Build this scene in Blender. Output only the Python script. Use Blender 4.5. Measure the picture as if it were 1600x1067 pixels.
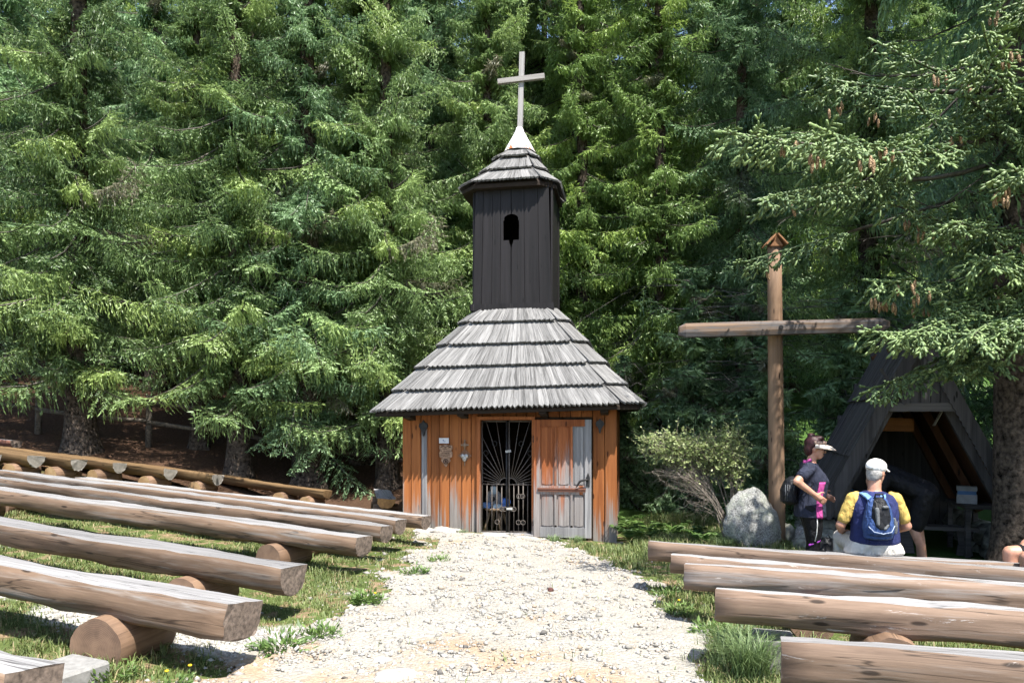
import bpy, bmesh, math, random
import numpy as np
from mathutils import Vector, Matrix, Euler

for o in list(bpy.data.objects):
    bpy.data.objects.remove(o, do_unlink=True)
scene = bpy.context.scene
C = scene.collection
R = math.radians
rng = np.random.default_rng(11)
random.seed(11)

# ---------------------------------------------------------------- camera
cam_data = bpy.data.cameras.new('camera')
cam_data.sensor_width = 36.0
cam_data.lens = 36.0 * 1150.0 / 1600.0
cam_data.shift_y = 0.0759
cam_data.clip_start = 0.05
cam_data.clip_end = 2000.0
cam = bpy.data.objects.new('camera', cam_data)
cam.location = (0, 0, 1.6)
cam.rotation_euler = (R(90), 0, 0)
C.objects.link(cam)
scene.camera = cam

# ---------------------------------------------------------------- sky and sun
SUN_TRAVEL = Vector((-0.25, 0.45, -1.0)).normalized()
world = bpy.data.worlds.new('World')
scene.world = world
world.use_nodes = True
wn = world.node_tree.nodes
wl = world.node_tree.links
sky = wn.new('ShaderNodeTexSky')
sky.sky_type = 'NISHITA'
sky.sun_disc = False
elev = math.asin(-SUN_TRAVEL.z)
sky.sun_elevation = elev
sky.sun_rotation = math.atan2(-SUN_TRAVEL.x, -SUN_TRAVEL.y)
sky.air_density = 1.0
sky.dust_density = 1.2
bgn = wn['Background']
bgn.inputs['Strength'].default_value = 0.13
wl.new(sky.outputs[0], bgn.inputs['Color'])

sun_data = bpy.data.lights.new('sun', 'SUN')
sun_data.energy = 5.0
sun_data.angle = R(0.53)
sun_data.color = (1.0, 0.955, 0.88)
sun = bpy.data.objects.new('sun', sun_data)
sun.rotation_euler = SUN_TRAVEL.to_track_quat('-Z', 'Y').to_euler()
sun.location = (5, -8, 20)
C.objects.link(sun)

vs = scene.view_settings
vs.view_transform = 'Standard'
vs.look = 'None'
vs.exposure = 1.3
vs.gamma = 1.0
vs.use_curve_mapping = False
scene.cycles.max_bounces = 4
scene.cycles.diffuse_bounces = 3
scene.cycles.use_adaptive_sampling = True
scene.cycles.adaptive_threshold = 0.03
scene.cycles.transmission_bounces = 6
scene.cycles.transparent_max_bounces = 8
scene.cycles.caustics_reflective = False
scene.cycles.caustics_refractive = False

# ---------------------------------------------------------------- naming helpers
import time as _time
_t0 = _time.time()
def tick(n): print('tick', n, round(_time.time() - _t0, 1))
def tag(o, label=None, cat=None, group=None, kind=None):
    if label: o['label'] = label
    if cat: o['category'] = cat
    if group: o['group'] = group
    if kind: o['kind'] = kind
    return o

def empty(name, loc=(0, 0, 0), rz=0.0):
    o = bpy.data.objects.new(name, None)
    o.empty_display_size = 0.2
    o.location = loc
    o.rotation_euler = (0, 0, rz)
    C.objects.link(o)
    return o

def link(name, me, parent=None, loc=None, rot=None):
    o = bpy.data.objects.new(name, me)
    C.objects.link(o)
    if parent is not None: o.parent = parent
    if loc is not None: o.location = loc
    if rot is not None: o.rotation_euler = rot
    return o

def np_mesh(name, V, Fq, mat, smooth=False, mat_idx=None, tone=None):
    """fast mesh from numpy arrays; Fq is (n,3) or (n,4)"""
    me = bpy.data.meshes.new(name)
    V = np.asarray(V, dtype=np.float32); Fq = np.asarray(Fq, dtype=np.int32)
    k = Fq.shape[1]; n = len(Fq)
    me.vertices.add(len(V)); me.vertices.foreach_set('co', V.ravel())
    me.loops.add(n * k); me.loops.foreach_set('vertex_index', Fq.ravel())
    me.polygons.add(n)
    me.polygons.foreach_set('loop_start', np.arange(0, n * k, k, dtype=np.int32))
    me.polygons.foreach_set('loop_total', np.full(n, k, dtype=np.int32))
    for m in (mat if isinstance(mat, (list, tuple)) else [mat]): me.materials.append(m)
    if mat_idx is not None: me.polygons.foreach_set('material_index', np.asarray(mat_idx, dtype=np.int32))
    if smooth: me.polygons.foreach_set('use_smooth', np.ones(n, dtype=bool))
    me.update(calc_edges=True)
    if tone is not None:
        ta = me.attributes.new('tone', 'FLOAT', 'POINT'); ta.data.foreach_set('value', np.asarray(tone, dtype=np.float32))
    return me

class MB:
    """collects shapes, builds ONE mesh object"""
    def __init__(s): s.v = []; s.f = []; s.mi = []; s.sm = []
    def add(s, vs_, fs_, mi=0, smooth=False):
        b = len(s.v)
        s.v += [tuple(p) for p in vs_]
        for f in fs_:
            s.f.append(tuple(b + i for i in f)); s.mi.append(mi); s.sm.append(smooth)
        return s
    def box(s, c, d, rot=None, mi=0, cham=0.0):
        hx, hy, hz = d[0] / 2, d[1] / 2, d[2] / 2
        M = rot if isinstance(rot, Matrix) else (Euler(rot).to_matrix() if rot else Matrix.Identity(3))
        c = Vector(c)
        P = [Vector((x, y, z)) for z in (-hz, hz) for y in (-hy, hy) for x in (-hx, hx)]
        F = [(0, 2, 3, 1), (4, 5, 7, 6), (0, 1, 5, 4), (2, 6, 7, 3), (0, 4, 6, 2), (1, 3, 7, 5)]
        return s.add([M @ p + c for p in P], F, mi)
    def prism(s, poly, y0, y1, mi=0, plane='xz', end_mi=None):
        """poly = list of 2D points, extruded between y0 and y1 along the third axis"""
        n = len(poly)
        def mk(p, t):
            return {'xz': (p[0], t, p[1]), 'xy': (p[0], p[1], t), 'yz': (t, p[0], p[1])}[plane]
        V = [mk(p, y0) for p in poly] + [mk(p, y1) for p in poly]
        s.add(V, [(i, (i + 1) % n, n + (i + 1) % n, n + i) for i in range(n)], mi)
        b = len(s.v) - 2 * n
        for f in (tuple(range(n))[::-1], tuple(range(n, 2 * n))):
            s.f.append(tuple(b + i for i in f)); s.mi.append(mi if end_mi is None else end_mi); s.sm.append(False)
        return s
    def tube(s, pts, rad, n=8, mi=0, cap=True, cap_mi=None, smooth=True, squash=None):
        pts = [Vector(p) for p in pts]
        if not isinstance(rad, (list, tuple)): rad = [rad] * len(pts)
        b = len(s.v); up = None
        for i, p in enumerate(pts):
            t = (pts[min(i + 1, len(pts) - 1)] - pts[max(i - 1, 0)])
            t = t.normalized() if t.length > 1e-9 else Vector((0, 0, 1))
            if up is None:
                up = Vector((0, 0, 1)) if abs(t.z) < 0.9 else Vector((1, 0, 0))
            a = t.cross(up)
            a = a.normalized() if a.length > 1e-6 else t.orthogonal().normalized()
            bb = a.cross(t).normalized(); up = bb
            for k in range(n):
                q = 2 * math.pi * k / n
                s.v.append(tuple(p + a * (rad[i] * math.cos(q)) + bb * (rad[i] * math.sin(q))))
        for i in range(len(pts) - 1):
            for k in range(n):
                k2 = (k + 1) % n
                s.f.append((b + i * n + k, b + i * n + k2, b + (i + 1) * n + k2, b + (i + 1) * n + k)); s.mi.append(mi); s.sm.append(smooth)
        if cap:
            e = b + (len(pts) - 1) * n
            s.f.append(tuple(b + k for k in range(n))[::-1]); s.mi.append(mi if cap_mi is None else cap_mi); s.sm.append(False)
            s.f.append(tuple(e + k for k in range(n))); s.mi.append(mi if cap_mi is None else cap_mi); s.sm.append(False)
        return s
    def ring(s, c, r, t, axis='y', n=16, m=5, mi=0, a0=0.0, a1=2 * math.pi):
        full = abs(a1 - a0 - 2 * math.pi) < 1e-6
        pts = []
        for i in range(n + 1):
            q = a0 + (a1 - a0) * i / n
            d = {'y': (math.cos(q), 0, math.sin(q)), 'z': (math.cos(q), math.sin(q), 0), 'x': (0, math.cos(q), math.sin(q))}[axis]
            pts.append(Vector(c) + Vector(d) * r)
        return s.tube(pts, t, m, mi, cap=not full)
    def ell(s, c, r, n=12, m=8, mi=0, rot=None):
        M = Euler(rot).to_matrix() if rot else Matrix.Identity(3)
        V = []; c = Vector(c)
        for i in range(1, m):
            a = math.pi * i / m
            for k in range(n):
                q = 2 * math.pi * k / n
                V.append(M @ Vector((r[0] * math.sin(a) * math.cos(q), r[1] * math.sin(a) * math.sin(q), r[2] * math.cos(a))) + c)
        V.append(M @ Vector((0, 0, r[2])) + c); V.append(M @ Vector((0, 0, -r[2])) + c)
        Fs = []
        for i in range(m - 2):
            for k in range(n):
                k2 = (k + 1) % n
                Fs.append((i * n + k, (i + 1) * n + k, (i + 1) * n + k2, i * n + k2))
        t, bt = len(V) - 2, len(V) - 1
        for k in range(n):
            k2 = (k + 1) % n
            Fs.append((t, k, k2)); Fs.append((bt, (m - 2) * n + k2, (m - 2) * n + k))
        return s.add(V, Fs, mi, True)
    def mesh(s, name, mat):
        me = bpy.data.meshes.new(name)
        me.from_pydata(s.v, [], s.f)
        for m in (mat if isinstance(mat, (list, tuple)) else [mat]): me.materials.append(m)
        me.polygons.foreach_set('material_index', s.mi)
        me.polygons.foreach_set('use_smooth', s.sm)
        me.update()
        bm = bmesh.new(); bm.from_mesh(me)
        bmesh.ops.recalc_face_normals(bm, faces=bm.faces)
        bm.to_mesh(me); bm.free()
        return me
    def build(s, name, mat, parent=None, loc=None, rot=None):
        return link(name, s.mesh(name, mat), parent, loc, rot)

# ---------------------------------------------------------------- materials
def newmat(name):
    m = bpy.data.materials.new(name); m.use_nodes = True
    nt = m.node_tree
    return m, nt, nt.nodes['Principled BSDF']

class G:
    """little node-graph helper"""
    def __init__(s, nt): s.nt = nt; s.n = nt.nodes; s.l = nt.links
    def node(s, t, **kw):
        n = s.n.new(t)
        for k, v in kw.items(): setattr(n, k, v)
        return n
    def inp(s, n, i, v):
        if v is None: return
        if hasattr(v, 'is_output'): s.l.new(v, n.inputs[i])
        else: n.inputs[i].default_value = v
    def coord(s, kind='Object', scale=(1, 1, 1), rnd=True):
        tc = s.node('ShaderNodeTexCoord')
        mp = s.node('ShaderNodeMapping'); mp.inputs['Scale'].default_value = scale
        s.l.new(tc.outputs[kind], mp.inputs['Vector'])
        if rnd:
            oi = s.node('ShaderNodeObjectInfo')
            ml = s.math('MULTIPLY', oi.outputs['Random'], 37.0)
            cb = s.node('ShaderNodeCombineXYZ')
            for i in range(3): s.l.new(ml, cb.inputs[i])
            s.l.new(cb.outputs[0], mp.inputs['Location'])
        return mp.outputs[0]
    def noise(s, vec, scale=5, detail=5, rough=0.6, dist=0.0):
        n = s.node('ShaderNodeTexNoise')
        s.l.new(vec, n.inputs['Vector'])
        n.inputs['Scale'].default_value = scale; n.inputs['Detail'].default_value = detail
        n.inputs['Roughness'].default_value = rough; n.inputs['Distortion'].default_value = dist
        return n.outputs['Fac']
    def vor(s, vec, scale=5, feat='F1', out='Distance', rand=1.0):
        n = s.node('ShaderNodeTexVoronoi', feature=feat)
        s.l.new(vec, n.inputs['Vector']); n.inputs['Scale'].default_value = scale
        n.inputs['Randomness'].default_value = rand
        return n.outputs[out]
    def ramp(s, fac, stops, interp='LINEAR'):
        n = s.node('ShaderNodeValToRGB'); n.color_ramp.interpolation = interp
        cr = n.color_ramp
        while len(cr.elements) < len(stops): cr.elements.new(0.5)
        for e, (p, c) in zip(cr.elements, stops):
            e.position = p; e.color = (*c, 1) if len(c) == 3 else c
        s.l.new(fac, n.inputs['Fac'])
        return n.outputs['Color']
    def step(s, fac, a, b):
        n = s.node('ShaderNodeMapRange', interpolation_type='SMOOTHSTEP')
        s.l.new(fac, n.inputs['Value']); n.inputs['From Min'].default_value = a; n.inputs['From Max'].default_value = b
        return n.outputs[0]
    def mix(s, fac, a, b, mode='MIX'):
        n = s.node('ShaderNodeMix', data_type='RGBA', blend_type=mode)
        s.inp(n, 0, fac)
        for i, v in ((6, a), (7, b)):
            if hasattr(v, 'is_output'): s.l.new(v, n.inputs[i])
            else: n.inputs[i].default_value = (*v, 1)
        return n.outputs[2]
    def math(s, op, a, b=None):
        n = s.node('ShaderNodeMath', operation=op)
        s.inp(n, 0, a); s.inp(n, 1, b)
        return n.outputs[0]
    def rand(s):
        return s.node('ShaderNodeObjectInfo').outputs['Random']
    def bump(s, h, bs, strength=0.3, dist=0.02):
        n = s.node('ShaderNodeBump'); n.inputs['Strength'].default_value = strength; n.inputs['Distance'].default_value = dist
        s.l.new(h, n.inputs['Height']); s.l.new(n.outputs[0], bs.inputs['Normal'])

K_ = 0.70
def plain(name, col, rough=0.7, var=0.12, scale=8.0, bump=0.15, spec=0.3, metal=0.0, bdist=0.01):
    col = tuple(c * K_ for c in col)
    m, nt, b = newmat(name); g = G(nt)
    v = g.coord()
    n = g.noise(v, scale, 6)
    lo = tuple(max(0, c * (1 - 2 * var)) for c in col); hi = tuple(min(1, c * (1 + 2 * var)) for c in col)
    nt.links.new(g.ramp(n, [(0.3, lo), (0.7, hi)]), b.inputs['Base Color'])
    b.inputs['Roughness'].default_value = rough; b.inputs['Specular IOR Level'].default_value = spec
    b.inputs['Metallic'].default_value = metal
    if bump: g.bump(n, b, bump, bdist)
    return m

def wood(name, lo, hi, grain='z', fine=26.0, long=1.1, grey=None, grey_at=(0.45, 0.7), grey_scale=1.3, height=None,
         rough=0.75, bump=0.35, knots=True, spec=0.25, paint=None, cracks=False):
    """grain runs along one local axis; grey = weathered colour; height=(z_lo,z_hi) world heights between which it weathers"""
    lo = tuple(c * K_ for c in lo); hi = tuple(c * K_ for c in hi); grey = grey and tuple(c * K_ for c in grey)
    m, nt, b = newmat(name); g = G(nt)
    sc = {'x': (long, fine, fine), 'y': (fine, long, fine), 'z': (fine, fine, long)}[grain]
    v = g.coord('Object', sc)
    n1 = g.noise(v, 1.0, 7, 0.65, 0.4)
    v2 = g.coord('Object', tuple(x * 0.22 for x in sc))
    n2 = g.noise(v2, 1.0, 4, 0.5, 0.6)
    f = g.math('ADD', g.math('MULTIPLY', n1, 0.6), g.math('MULTIPLY', n2, 0.4))
    col = g.ramp(f, [(0.33, lo), (0.48, tuple((a + c) / 2 for a, c in zip(lo, hi))), (0.66, hi)])
    v3 = g.coord('Object', (1, 1, 1))
    if knots:
        kv = g.coord('Object', {'x': (2.4, 9, 9), 'y': (9, 2.4, 9), 'z': (9, 9, 2.4)}[grain])
        k = g.vor(kv, 1.0)
        col = g.mix(g.math('SUBTRACT', 1.0, g.step(k, 0.07, 0.15)), col, tuple(c * 0.45 for c in lo))
    if cracks:
        cv = g.coord('Object', {'x': (.35, 9, 9), 'y': (9, .35, 9), 'z': (9, 9, .35)}[grain])
        cn = g.noise(cv, 1.0, 3, .5, .3)
        ck = g.math('SUBTRACT', 1.0, g.step(g.math('ABSOLUTE', g.math('SUBTRACT', cn, .5)), .0, .012))
        col = g.mix(g.math('MULTIPLY', ck, .75), col, tuple(c * .25 for c in lo))
    if grey is not None:
        gn = g.noise(g.coord('Object', tuple(x * 0.11 for x in sc)), grey_scale * 2, 5, 0.65)
        gn2 = g.math('ADD', g.math('MULTIPLY', gn, 0.7), g.math('MULTIPLY', n1, 0.3))
        if height:
            pos = g.node('ShaderNodeNewGeometry').outputs['Position']
            sp = g.node('ShaderNodeSeparateXYZ'); nt.links.new(pos, sp.inputs[0])
            hz = g.math('DIVIDE', g.math('SUBTRACT', height[1], sp.outputs[2]), height[1] - height[0])
            gn2 = g.math('ADD', g.math('MULTIPLY', g.math('SUBTRACT', gn2, .5), 1.7), g.math('ADD', .45, g.math('MULTIPLY', hz, 0.5)))
        mask = g.step(gn2, *grey_at)
        gcol = g.ramp(n1, [(0.35, tuple(c * 0.6 for c in grey)), (0.65, grey)])
        col = g.mix(mask, col, gcol)
    if paint is not None:
        pn = g.noise(g.coord('Object', {'x': (3, 14, 14), 'y': (14, 3, 14), 'z': (14, 14, 3)}[grain]), 1.0, 9, 0.78, 0.8)
        col = g.mix(g.math('MULTIPLY', g.step(pn, paint[1], paint[1] + 0.06), 0.85), col, paint[0])
    br = g.math('ADD', g.math('MULTIPLY', g.rand(), 0.4), 0.8)
    hv = g.node('ShaderNodeHueSaturation'); nt.links.new(br, hv.inputs['Value']); nt.links.new(col, hv.inputs['Color'])
    nt.links.new(hv.outputs[0], b.inputs['Base Color'])
    b.inputs['Roughness'].default_value = rough; b.inputs['Specular IOR Level'].default_value = spec
    g.bump(f, b, bump, 0.008)
    return m

def end_grain(name, lo, hi, axis='Y', scale=28.0):
    lo = tuple(c * K_ for c in lo); hi = tuple(c * K_ for c in hi)
    m, nt, b = newmat(name); g = G(nt)
    v = g.coord('Object', (1, 1, 1), rnd=False)
    w = g.node('ShaderNodeTexWave', wave_type='RINGS', rings_direction=axis)
    w.inputs['Scale'].default_value = scale; w.inputs['Distortion'].default_value = 1.6; w.inputs['Detail'].default_value = 3
    w.inputs['Detail Scale'].default_value = 0.6
    nt.links.new(v, w.inputs['Vector'])
    n = g.noise(g.coord('Object', (6, 6, 6)), 1.0, 6)
    f = g.math('ADD', g.math('MULTIPLY', w.outputs['Fac'], 0.09), g.math('MULTIPLY', n, 0.95))
    nt.links.new(g.ramp(f, [(0.3, lo), (0.72, hi)]), b.inputs['Base Color'])
    b.inputs['Roughness'].default_value = 0.8
    g.bump(f, b, 0.25, 0.006)
    return m

def foliage(name, lo, hi, trans=0.25, rough=0.55, big=0.7, tone=False, straw=None):
    m, nt, b = newmat(name); g = G(nt)
    ge = g.node('ShaderNodeNewGeometry')
    n = g.noise(g.coord('Object', (1, 1, 1)), big, 3)
    f = g.math('ADD', g.math('MULTIPLY', ge.outputs['Random Per Island'], 0.55), g.math('MULTIPLY', n, 0.5))
    br = g.math('ADD', f, g.math('MULTIPLY', g.math('SUBTRACT', g.rand(), 0.5), 0.25))
    if tone:
        at = g.node('ShaderNodeAttribute', attribute_name='tone')
        br = g.math('ADD', g.math('MULTIPLY', br, .75), g.math('MULTIPLY', at.outputs['Fac'], .32))
    col = g.ramp(br, [(0.15, lo), (0.85, hi)])
    if tone:
        col = g.mix(g.math('MULTIPLY', g.step(at.outputs['Fac'], .72, 1.0), .45), col, tuple(c * k for c, k in zip(hi, (1.12, 1.0, .62))))
        col = g.mix(g.math('MULTIPLY', g.math('SUBTRACT', 1.0, g.step(at.outputs['Fac'], .035, .045)), .8), col, (.20, .175, .13))
    if straw:
        col = g.mix(g.step(ge.outputs['Random Per Island'], .86, .90), col, straw)
    nt.links.new(col, b.inputs['Base Color'])
    b.inputs['Roughness'].default_value = rough
    b.inputs['Specular IOR Level'].default_value = 0.5
    tr = g.node('ShaderNodeBsdfTranslucent'); nt.links.new(col, tr.inputs['Color'])
    mx = g.node('ShaderNodeMixShader'); mx.inputs[0].default_value = trans
    nt.links.new(b.outputs[0], mx.inputs[1]); nt.links.new(tr.outputs[0], mx.inputs[2])
    nt.links.new(mx.outputs[0], nt.nodes['Material Output'].inputs['Surface'])
    return m
# ---------------------------------------------------------------- terrain height
CP = np.array([
 (0,0,.05),(0,4.5,0),(0,8,-.06),(0,11,-.15),(-1.7,4.45,.03),(-3.5,5,.15),(-1.9,5.9,.0),(-1.2,9.8,-.1),(-5,10.2,.17),
 (-7.85,11.35,.40),(-8.2,12.5,.56),(-5.4,13.6,.08),(-3.5,14.2,-.12),(-4.2,16,.22),(-3.2,15.8,.05),(-9,15,.86),(-6.6,16,.72),
 (1.57,11,-.25),(-1.7,11.5,-.09),(0,15,-.1),(3.3,10,-.15),(2.4,8,-.2),(3,7,-.2),(5.2,9.5,-.25),(5.8,8.3,-.22),(1.4,4.5,-.03),
 (2.4,3.5,.02),(3.9,5.7,-.02),(2,6,-.05),(8,8,-.3),(8,3,-.1),(-6,3,.28),(-12,6,.6),(-3,0,.15),(4,0,0),
 (-8,20,2.2),(-4,20,1.5),(-4,26,4),(4,20,1.3),(4,26,3.6),(12,20,1.4),(12,12,0),(-16,14,1.7),(-16,25,4.4),(14,30,5),(0,34,7),(-14,34,8),
 (-60,-40,2),(60,-40,-1),(0,-60,0),(-60,30,8),(60,30,5),(-60,70,22),(60,70,20),(0,70,20),(-30,110,30),(30,110,30)], dtype=float)
def _phi(r2): return np.where(r2 > 1e-12, 0.5 * r2 * np.log(np.maximum(r2, 1e-12)), 0.0)
_n = len(CP)
_d2 = ((CP[:, None, :2] - CP[None, :, :2]) ** 2).sum(-1)
_A = np.zeros((_n + 3, _n + 3)); _A[:_n, :_n] = _phi(_d2) + np.eye(_n) * 0.02
_A[:_n, _n] = 1; _A[:_n, _n + 1:] = CP[:, :2]; _A[_n, :_n] = 1; _A[_n + 1:, :_n] = CP[:, :2].T
_W = np.linalg.solve(_A, np.concatenate([CP[:, 2], np.zeros(3)]))
def gz(x, y):
    x = np.asarray(x, float); y = np.asarray(y, float); sh = x.shape
    P = np.stack([x.ravel(), y.ravel()], -1)
    out = np.empty(len(P))
    for i in range(0, len(P), 20000):
        q = P[i:i + 20000]
        r2 = ((q[:, None, :] - CP[None, :, :2]) ** 2).sum(-1)
        out[i:i + 20000] = _phi(r2) @ _W[:_n] + _W[_n] + q @ _W[_n + 1:]
    return out.reshape(sh)
def gzf(x, y): return float(gz(np.array([x]), np.array([y]))[0])

def vnoise(x, y, s, seed=0):
    """cheap smooth value noise"""
    r = np.random.default_rng(seed); T = r.random((64, 64))
    x = np.asarray(x) / s + 1000; y = np.asarray(y) / s + 1000
    xi = np.floor(x).astype(int); yi = np.floor(y).astype(int); fx = x - xi; fy = y - yi
    fx = fx * fx * (3 - 2 * fx); fy = fy * fy * (3 - 2 * fy)
    a = T[xi % 64, yi % 64]; b = T[(xi + 1) % 64, yi % 64]; c = T[xi % 64, (yi + 1) % 64]; d = T[(xi + 1) % 64, (yi + 1) % 64]
    return (a * (1 - fx) + b * fx) * (1 - fy) + (c * (1 - fx) + d * fx) * fy

PL_Y = np.array([0, 3.2, 4.47, 5.3, 6.7, 8.8, 10.2, 11.2]); PL_X = np.array([-3.2, -2.8, -1.95, -1.55, -1.30, -1.18, -1.2, -1.35])
PR_Y = np.array([0, 4.47, 6.1, 7.7, 8.9, 10.3, 11.2]);     PR_X = np.array([1.3, 1.2, 1.27, 1.38, 1.22, .78, .35])
def path_d(x, y):
    """signed distance-like: >0 inside the gravel path"""
    n = (vnoise(x, y, .35, 3) - .5) * .45 + (vnoise(x, y, .12, 4) - .5) * .2
    d = np.minimum(x - np.interp(y, PL_Y, PL_X), np.interp(y, PR_Y, PR_X) - x) + n
    return np.where(y > 11.0, -1, d)
def side_gravel(x, y):
    """thin strewn gravel between the left benches"""
    n = vnoise(x, y, .8, 7) * .7 + vnoise(x, y, .25, 8) * .3
    band = np.exp(-((y + .33 * (x + 1.5) - 5.2) / .55) ** 2) + .8 * np.exp(-((y + .33 * (x + 1.5) - 6.9) / .4) ** 2)
    return np.clip(band, 0, 1) * n * ((x < -1.2) & (x > -6))

# ---------------------------------------------------------------- ground sheet
def axis(parts):
    out = []
    for a, b, st in parts: out.append(np.arange(a, b, st))
    return np.unique(np.round(np.concatenate(out + [[parts[-1][1]]]), 4))
gx = axis([(-160, -30, 10), (-30, -11, 1.0), (-11, 9, .12), (9, 30, 1.0), (30, 160, 10)])
gy = axis([(-120, -10, 10), (-10, 2.5, .8), (2.5, 16, .12), (16, 40, .8), (40, 200, 10)])
XX, YY = np.meshgrid(gx, gy)
ZZ = gz(XX, YY) + (vnoise(XX, YY, .5, 1) - .5) * .05 * ((YY > 2) & (YY < 40)) + (vnoise(XX, YY, 2.2, 2) - .5) * .12 * (YY > 14)
inpath = path_d(XX, YY)
ZZ = ZZ - np.where(inpath > .05, .03, 0)
V = np.stack([XX, YY, ZZ], -1).reshape(-1, 3)
nx, ny = len(gx), len(gy)
I = (np.arange(ny - 1)[:, None] * nx + np.arange(nx - 1)[None, :]).ravel()
Fq = np.stack([I, I + 1, I + nx + 1, I + nx], -1)

m, nt, b = newmat('ground_soil_grass_needles'); g = G(nt)
v = g.coord('Object', (1, 1, 1), rnd=False)
att = g.node('ShaderNodeAttribute', attribute_name='mask'); sp = g.node('ShaderNodeSeparateColor'); nt.links.new(att.outputs['Color'], sp.inputs[0])
n_f = g.noise(v, 38, 6); n_m = g.noise(v, 5, 5); n_b = g.noise(v, 1.1, 4)
soil = g.ramp(n_f, [(.3, (.12, .08, .045)), (.7, (.30, .22, .14))])
grassc = g.ramp(n_f, [(.3, (.04, .06, .015)), (.7, (.11, .14, .045))])
leaf = g.ramp(g.noise(v, 24, 7, .75), [(.3, (.025, .015, .010)), (.55, (.070, .040, .025)), (.75, (.16, .10, .065))])
moss = g.ramp(n_f, [(.3, (.03, .065, .015)), (.7, (.08, .15, .035))])
near = g.mix(g.step(n_m, .38, .52), soil, grassc)
stones = g.ramp(g.vor(v, 34, out='Color'), [(.2, (.27, .26, .235)), (.8, (.48, .47, .44))])
near = g.mix(g.step(g.math('ADD', sp.outputs[2], g.math('MULTIPLY', n_m, .3)), .42, .6), near, stones)
far = g.mix(g.step(g.math('ADD', n_b, sp.outputs[1]), .66, .95), leaf, moss)
nt.links.new(g.mix(sp.outputs[0], near, far), b.inputs['Base Color'])
b.inputs['Roughness'].default_value = .95; b.inputs['Specular IOR Level'].default_value = .1
g.bump(n_f, b, .6, .03)
M_ground = m
ground = link('ground', np_mesh('ground', V, Fq, M_ground, True))
tag(ground, kind='structure')
x_, y_ = V[:, 0], V[:, 1]
forest = np.clip((y_ - (12.6 + np.clip(-x_ - 2, 0, 8) * .05)) / .8, 0, 1)
forest = np.where((x_ > 2.2) & (y_ < 14), np.clip((y_ - 8.6) / .6, 0, 1), forest)
green = np.clip((x_ - 1.2) / 1.0, 0, 1) * .7 + 0
col = np.stack([forest, green, side_gravel(x_, y_), np.ones_like(x_)], -1).astype(np.float32)
ca = ground.data.color_attributes.new('mask', 'FLOAT_COLOR', 'POINT'); ca.data.foreach_set('color', col.ravel())

# ---------------------------------------------------------------- gravel path
px_ = np.arange(-3.6, 1.9, .06); py_ = np.arange(1.0, 11.16, .06)
PX, PY = np.meshgrid(px_, py_)
D = path_d(PX, PY)
PZ = gz(PX, PY) + (vnoise(PX, PY, .5, 1) - .5) * .05 + .004 + np.clip(D, -.12, .12) * .1 + (vnoise(PX, PY, .16, 5) - .5) * .02
V = np.stack([PX, PY, PZ], -1).reshape(-1, 3)
nx, ny = len(px_), len(py_)
I = (np.arange(ny - 1)[:, None] * nx + np.arange(nx - 1)[None, :]).ravel()
Fq = np.stack([I, I + 1, I + nx + 1, I + nx], -1)
keep = (D.ravel()[Fq] > -.1).all(1)
Fq = Fq[keep]; u, inv = np.unique(Fq, return_inverse=True); V = V[u]; Fq = inv.reshape(-1, 4)
m, nt, b = newmat('white_gravel_path'); g = G(nt)
v = g.coord('Object', (1, 1, 1), rnd=False)
cells = g.vor(v, 42, out='Color'); dist = g.vor(v, 42)
cells2 = g.vor(v, 95, out='Color')
stone = g.ramp(g.mix(.5, cells, cells2), [(.2, (.205, .192, .168)), (.5, (.28, .266, .238)), (.8, (.36, .344, .314))])
dirt = g.ramp(g.noise(v, 30, 6), [(.3, (.22, .145, .085)), (.7, (.40, .30, .20))])
dn = g.noise(v, 1.3, 5)
spx = g.node('ShaderNodeSeparateXYZ'); nt.links.new(v, spx.inputs[0])
nearf = g.math('MULTIPLY', g.step(spx.outputs[1], 6.4, 4.2), .16)
dm = g.step(g.math('ADD', dn, nearf), .58, .74)
dust = g.mix(g.step(g.noise(v, 12, 6, .7), .45, .6), stone, (.305, .283, .243))
nt.links.new(g.mix(g.math('MULTIPLY', dm, .8), dust, dirt), b.inputs['Base Color'])
b.inputs['Roughness'].default_value = .95; b.inputs['Specular IOR Level'].default_value = .1
hh = g.math('ADD', g.math('MULTIPLY', g.math('SUBTRACT', .6, dist), 1.0), g.math('MULTIPLY', g.noise(v, 60, 5), .5))
g.bump(hh, b, .7, .02)
path = link('path', np_mesh('path', V, Fq, m, True)); tag(path, kind='structure')

# ---------------------------------------------------------------- loose gravel (uncountable)
def stone_cloud(P, S, r, squash=.62):
    """angular little stones: distorted octahedra with a split, 8 faces each"""
    n = len(P)
    base = np.array([(1,0,0),(-1,0,0),(0,1,0),(0,-1,0),(0,0,1),(0,0,-1)], float)
    V = base[None] * (1 + r.uniform(-.35, .35, (n, 6, 3))) + r.uniform(-.2, .2, (n, 6, 3))
    V *= S[:, None, None] * np.array([1, 1, squash])
    a = r.uniform(0, 2 * np.pi, n); t = r.uniform(-.5, .5, n)
    ca, sa = np.cos(a), np.sin(a); ct, st = np.cos(t), np.sin(t)
    x = V[..., 0] * ct[:, None] + V[..., 2] * st[:, None]; z = -V[..., 0] * st[:, None] + V[..., 2] * ct[:, None]
    X = x * ca[:, None] - V[..., 1] * sa[:, None]; Y = x * sa[:, None] + V[..., 1] * ca[:, None]
    V = np.stack([X, Y, z], -1) + P[:, None, :]
    F0 = np.array([(4,0,2),(4,2,1),(4,1,3),(4,3,0),(5,2,0),(5,1,2),(5,3,1),(5,0,3)])
    Fq = (F0[None] + np.arange(n)[:, None, None] * 6).reshape(-1, 3)
    return V.reshape(-1, 3), Fq
m, nt, b = newmat('gravel_stones'); g = G(nt)
ge = g.node('ShaderNodeNewGeometry')
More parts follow.
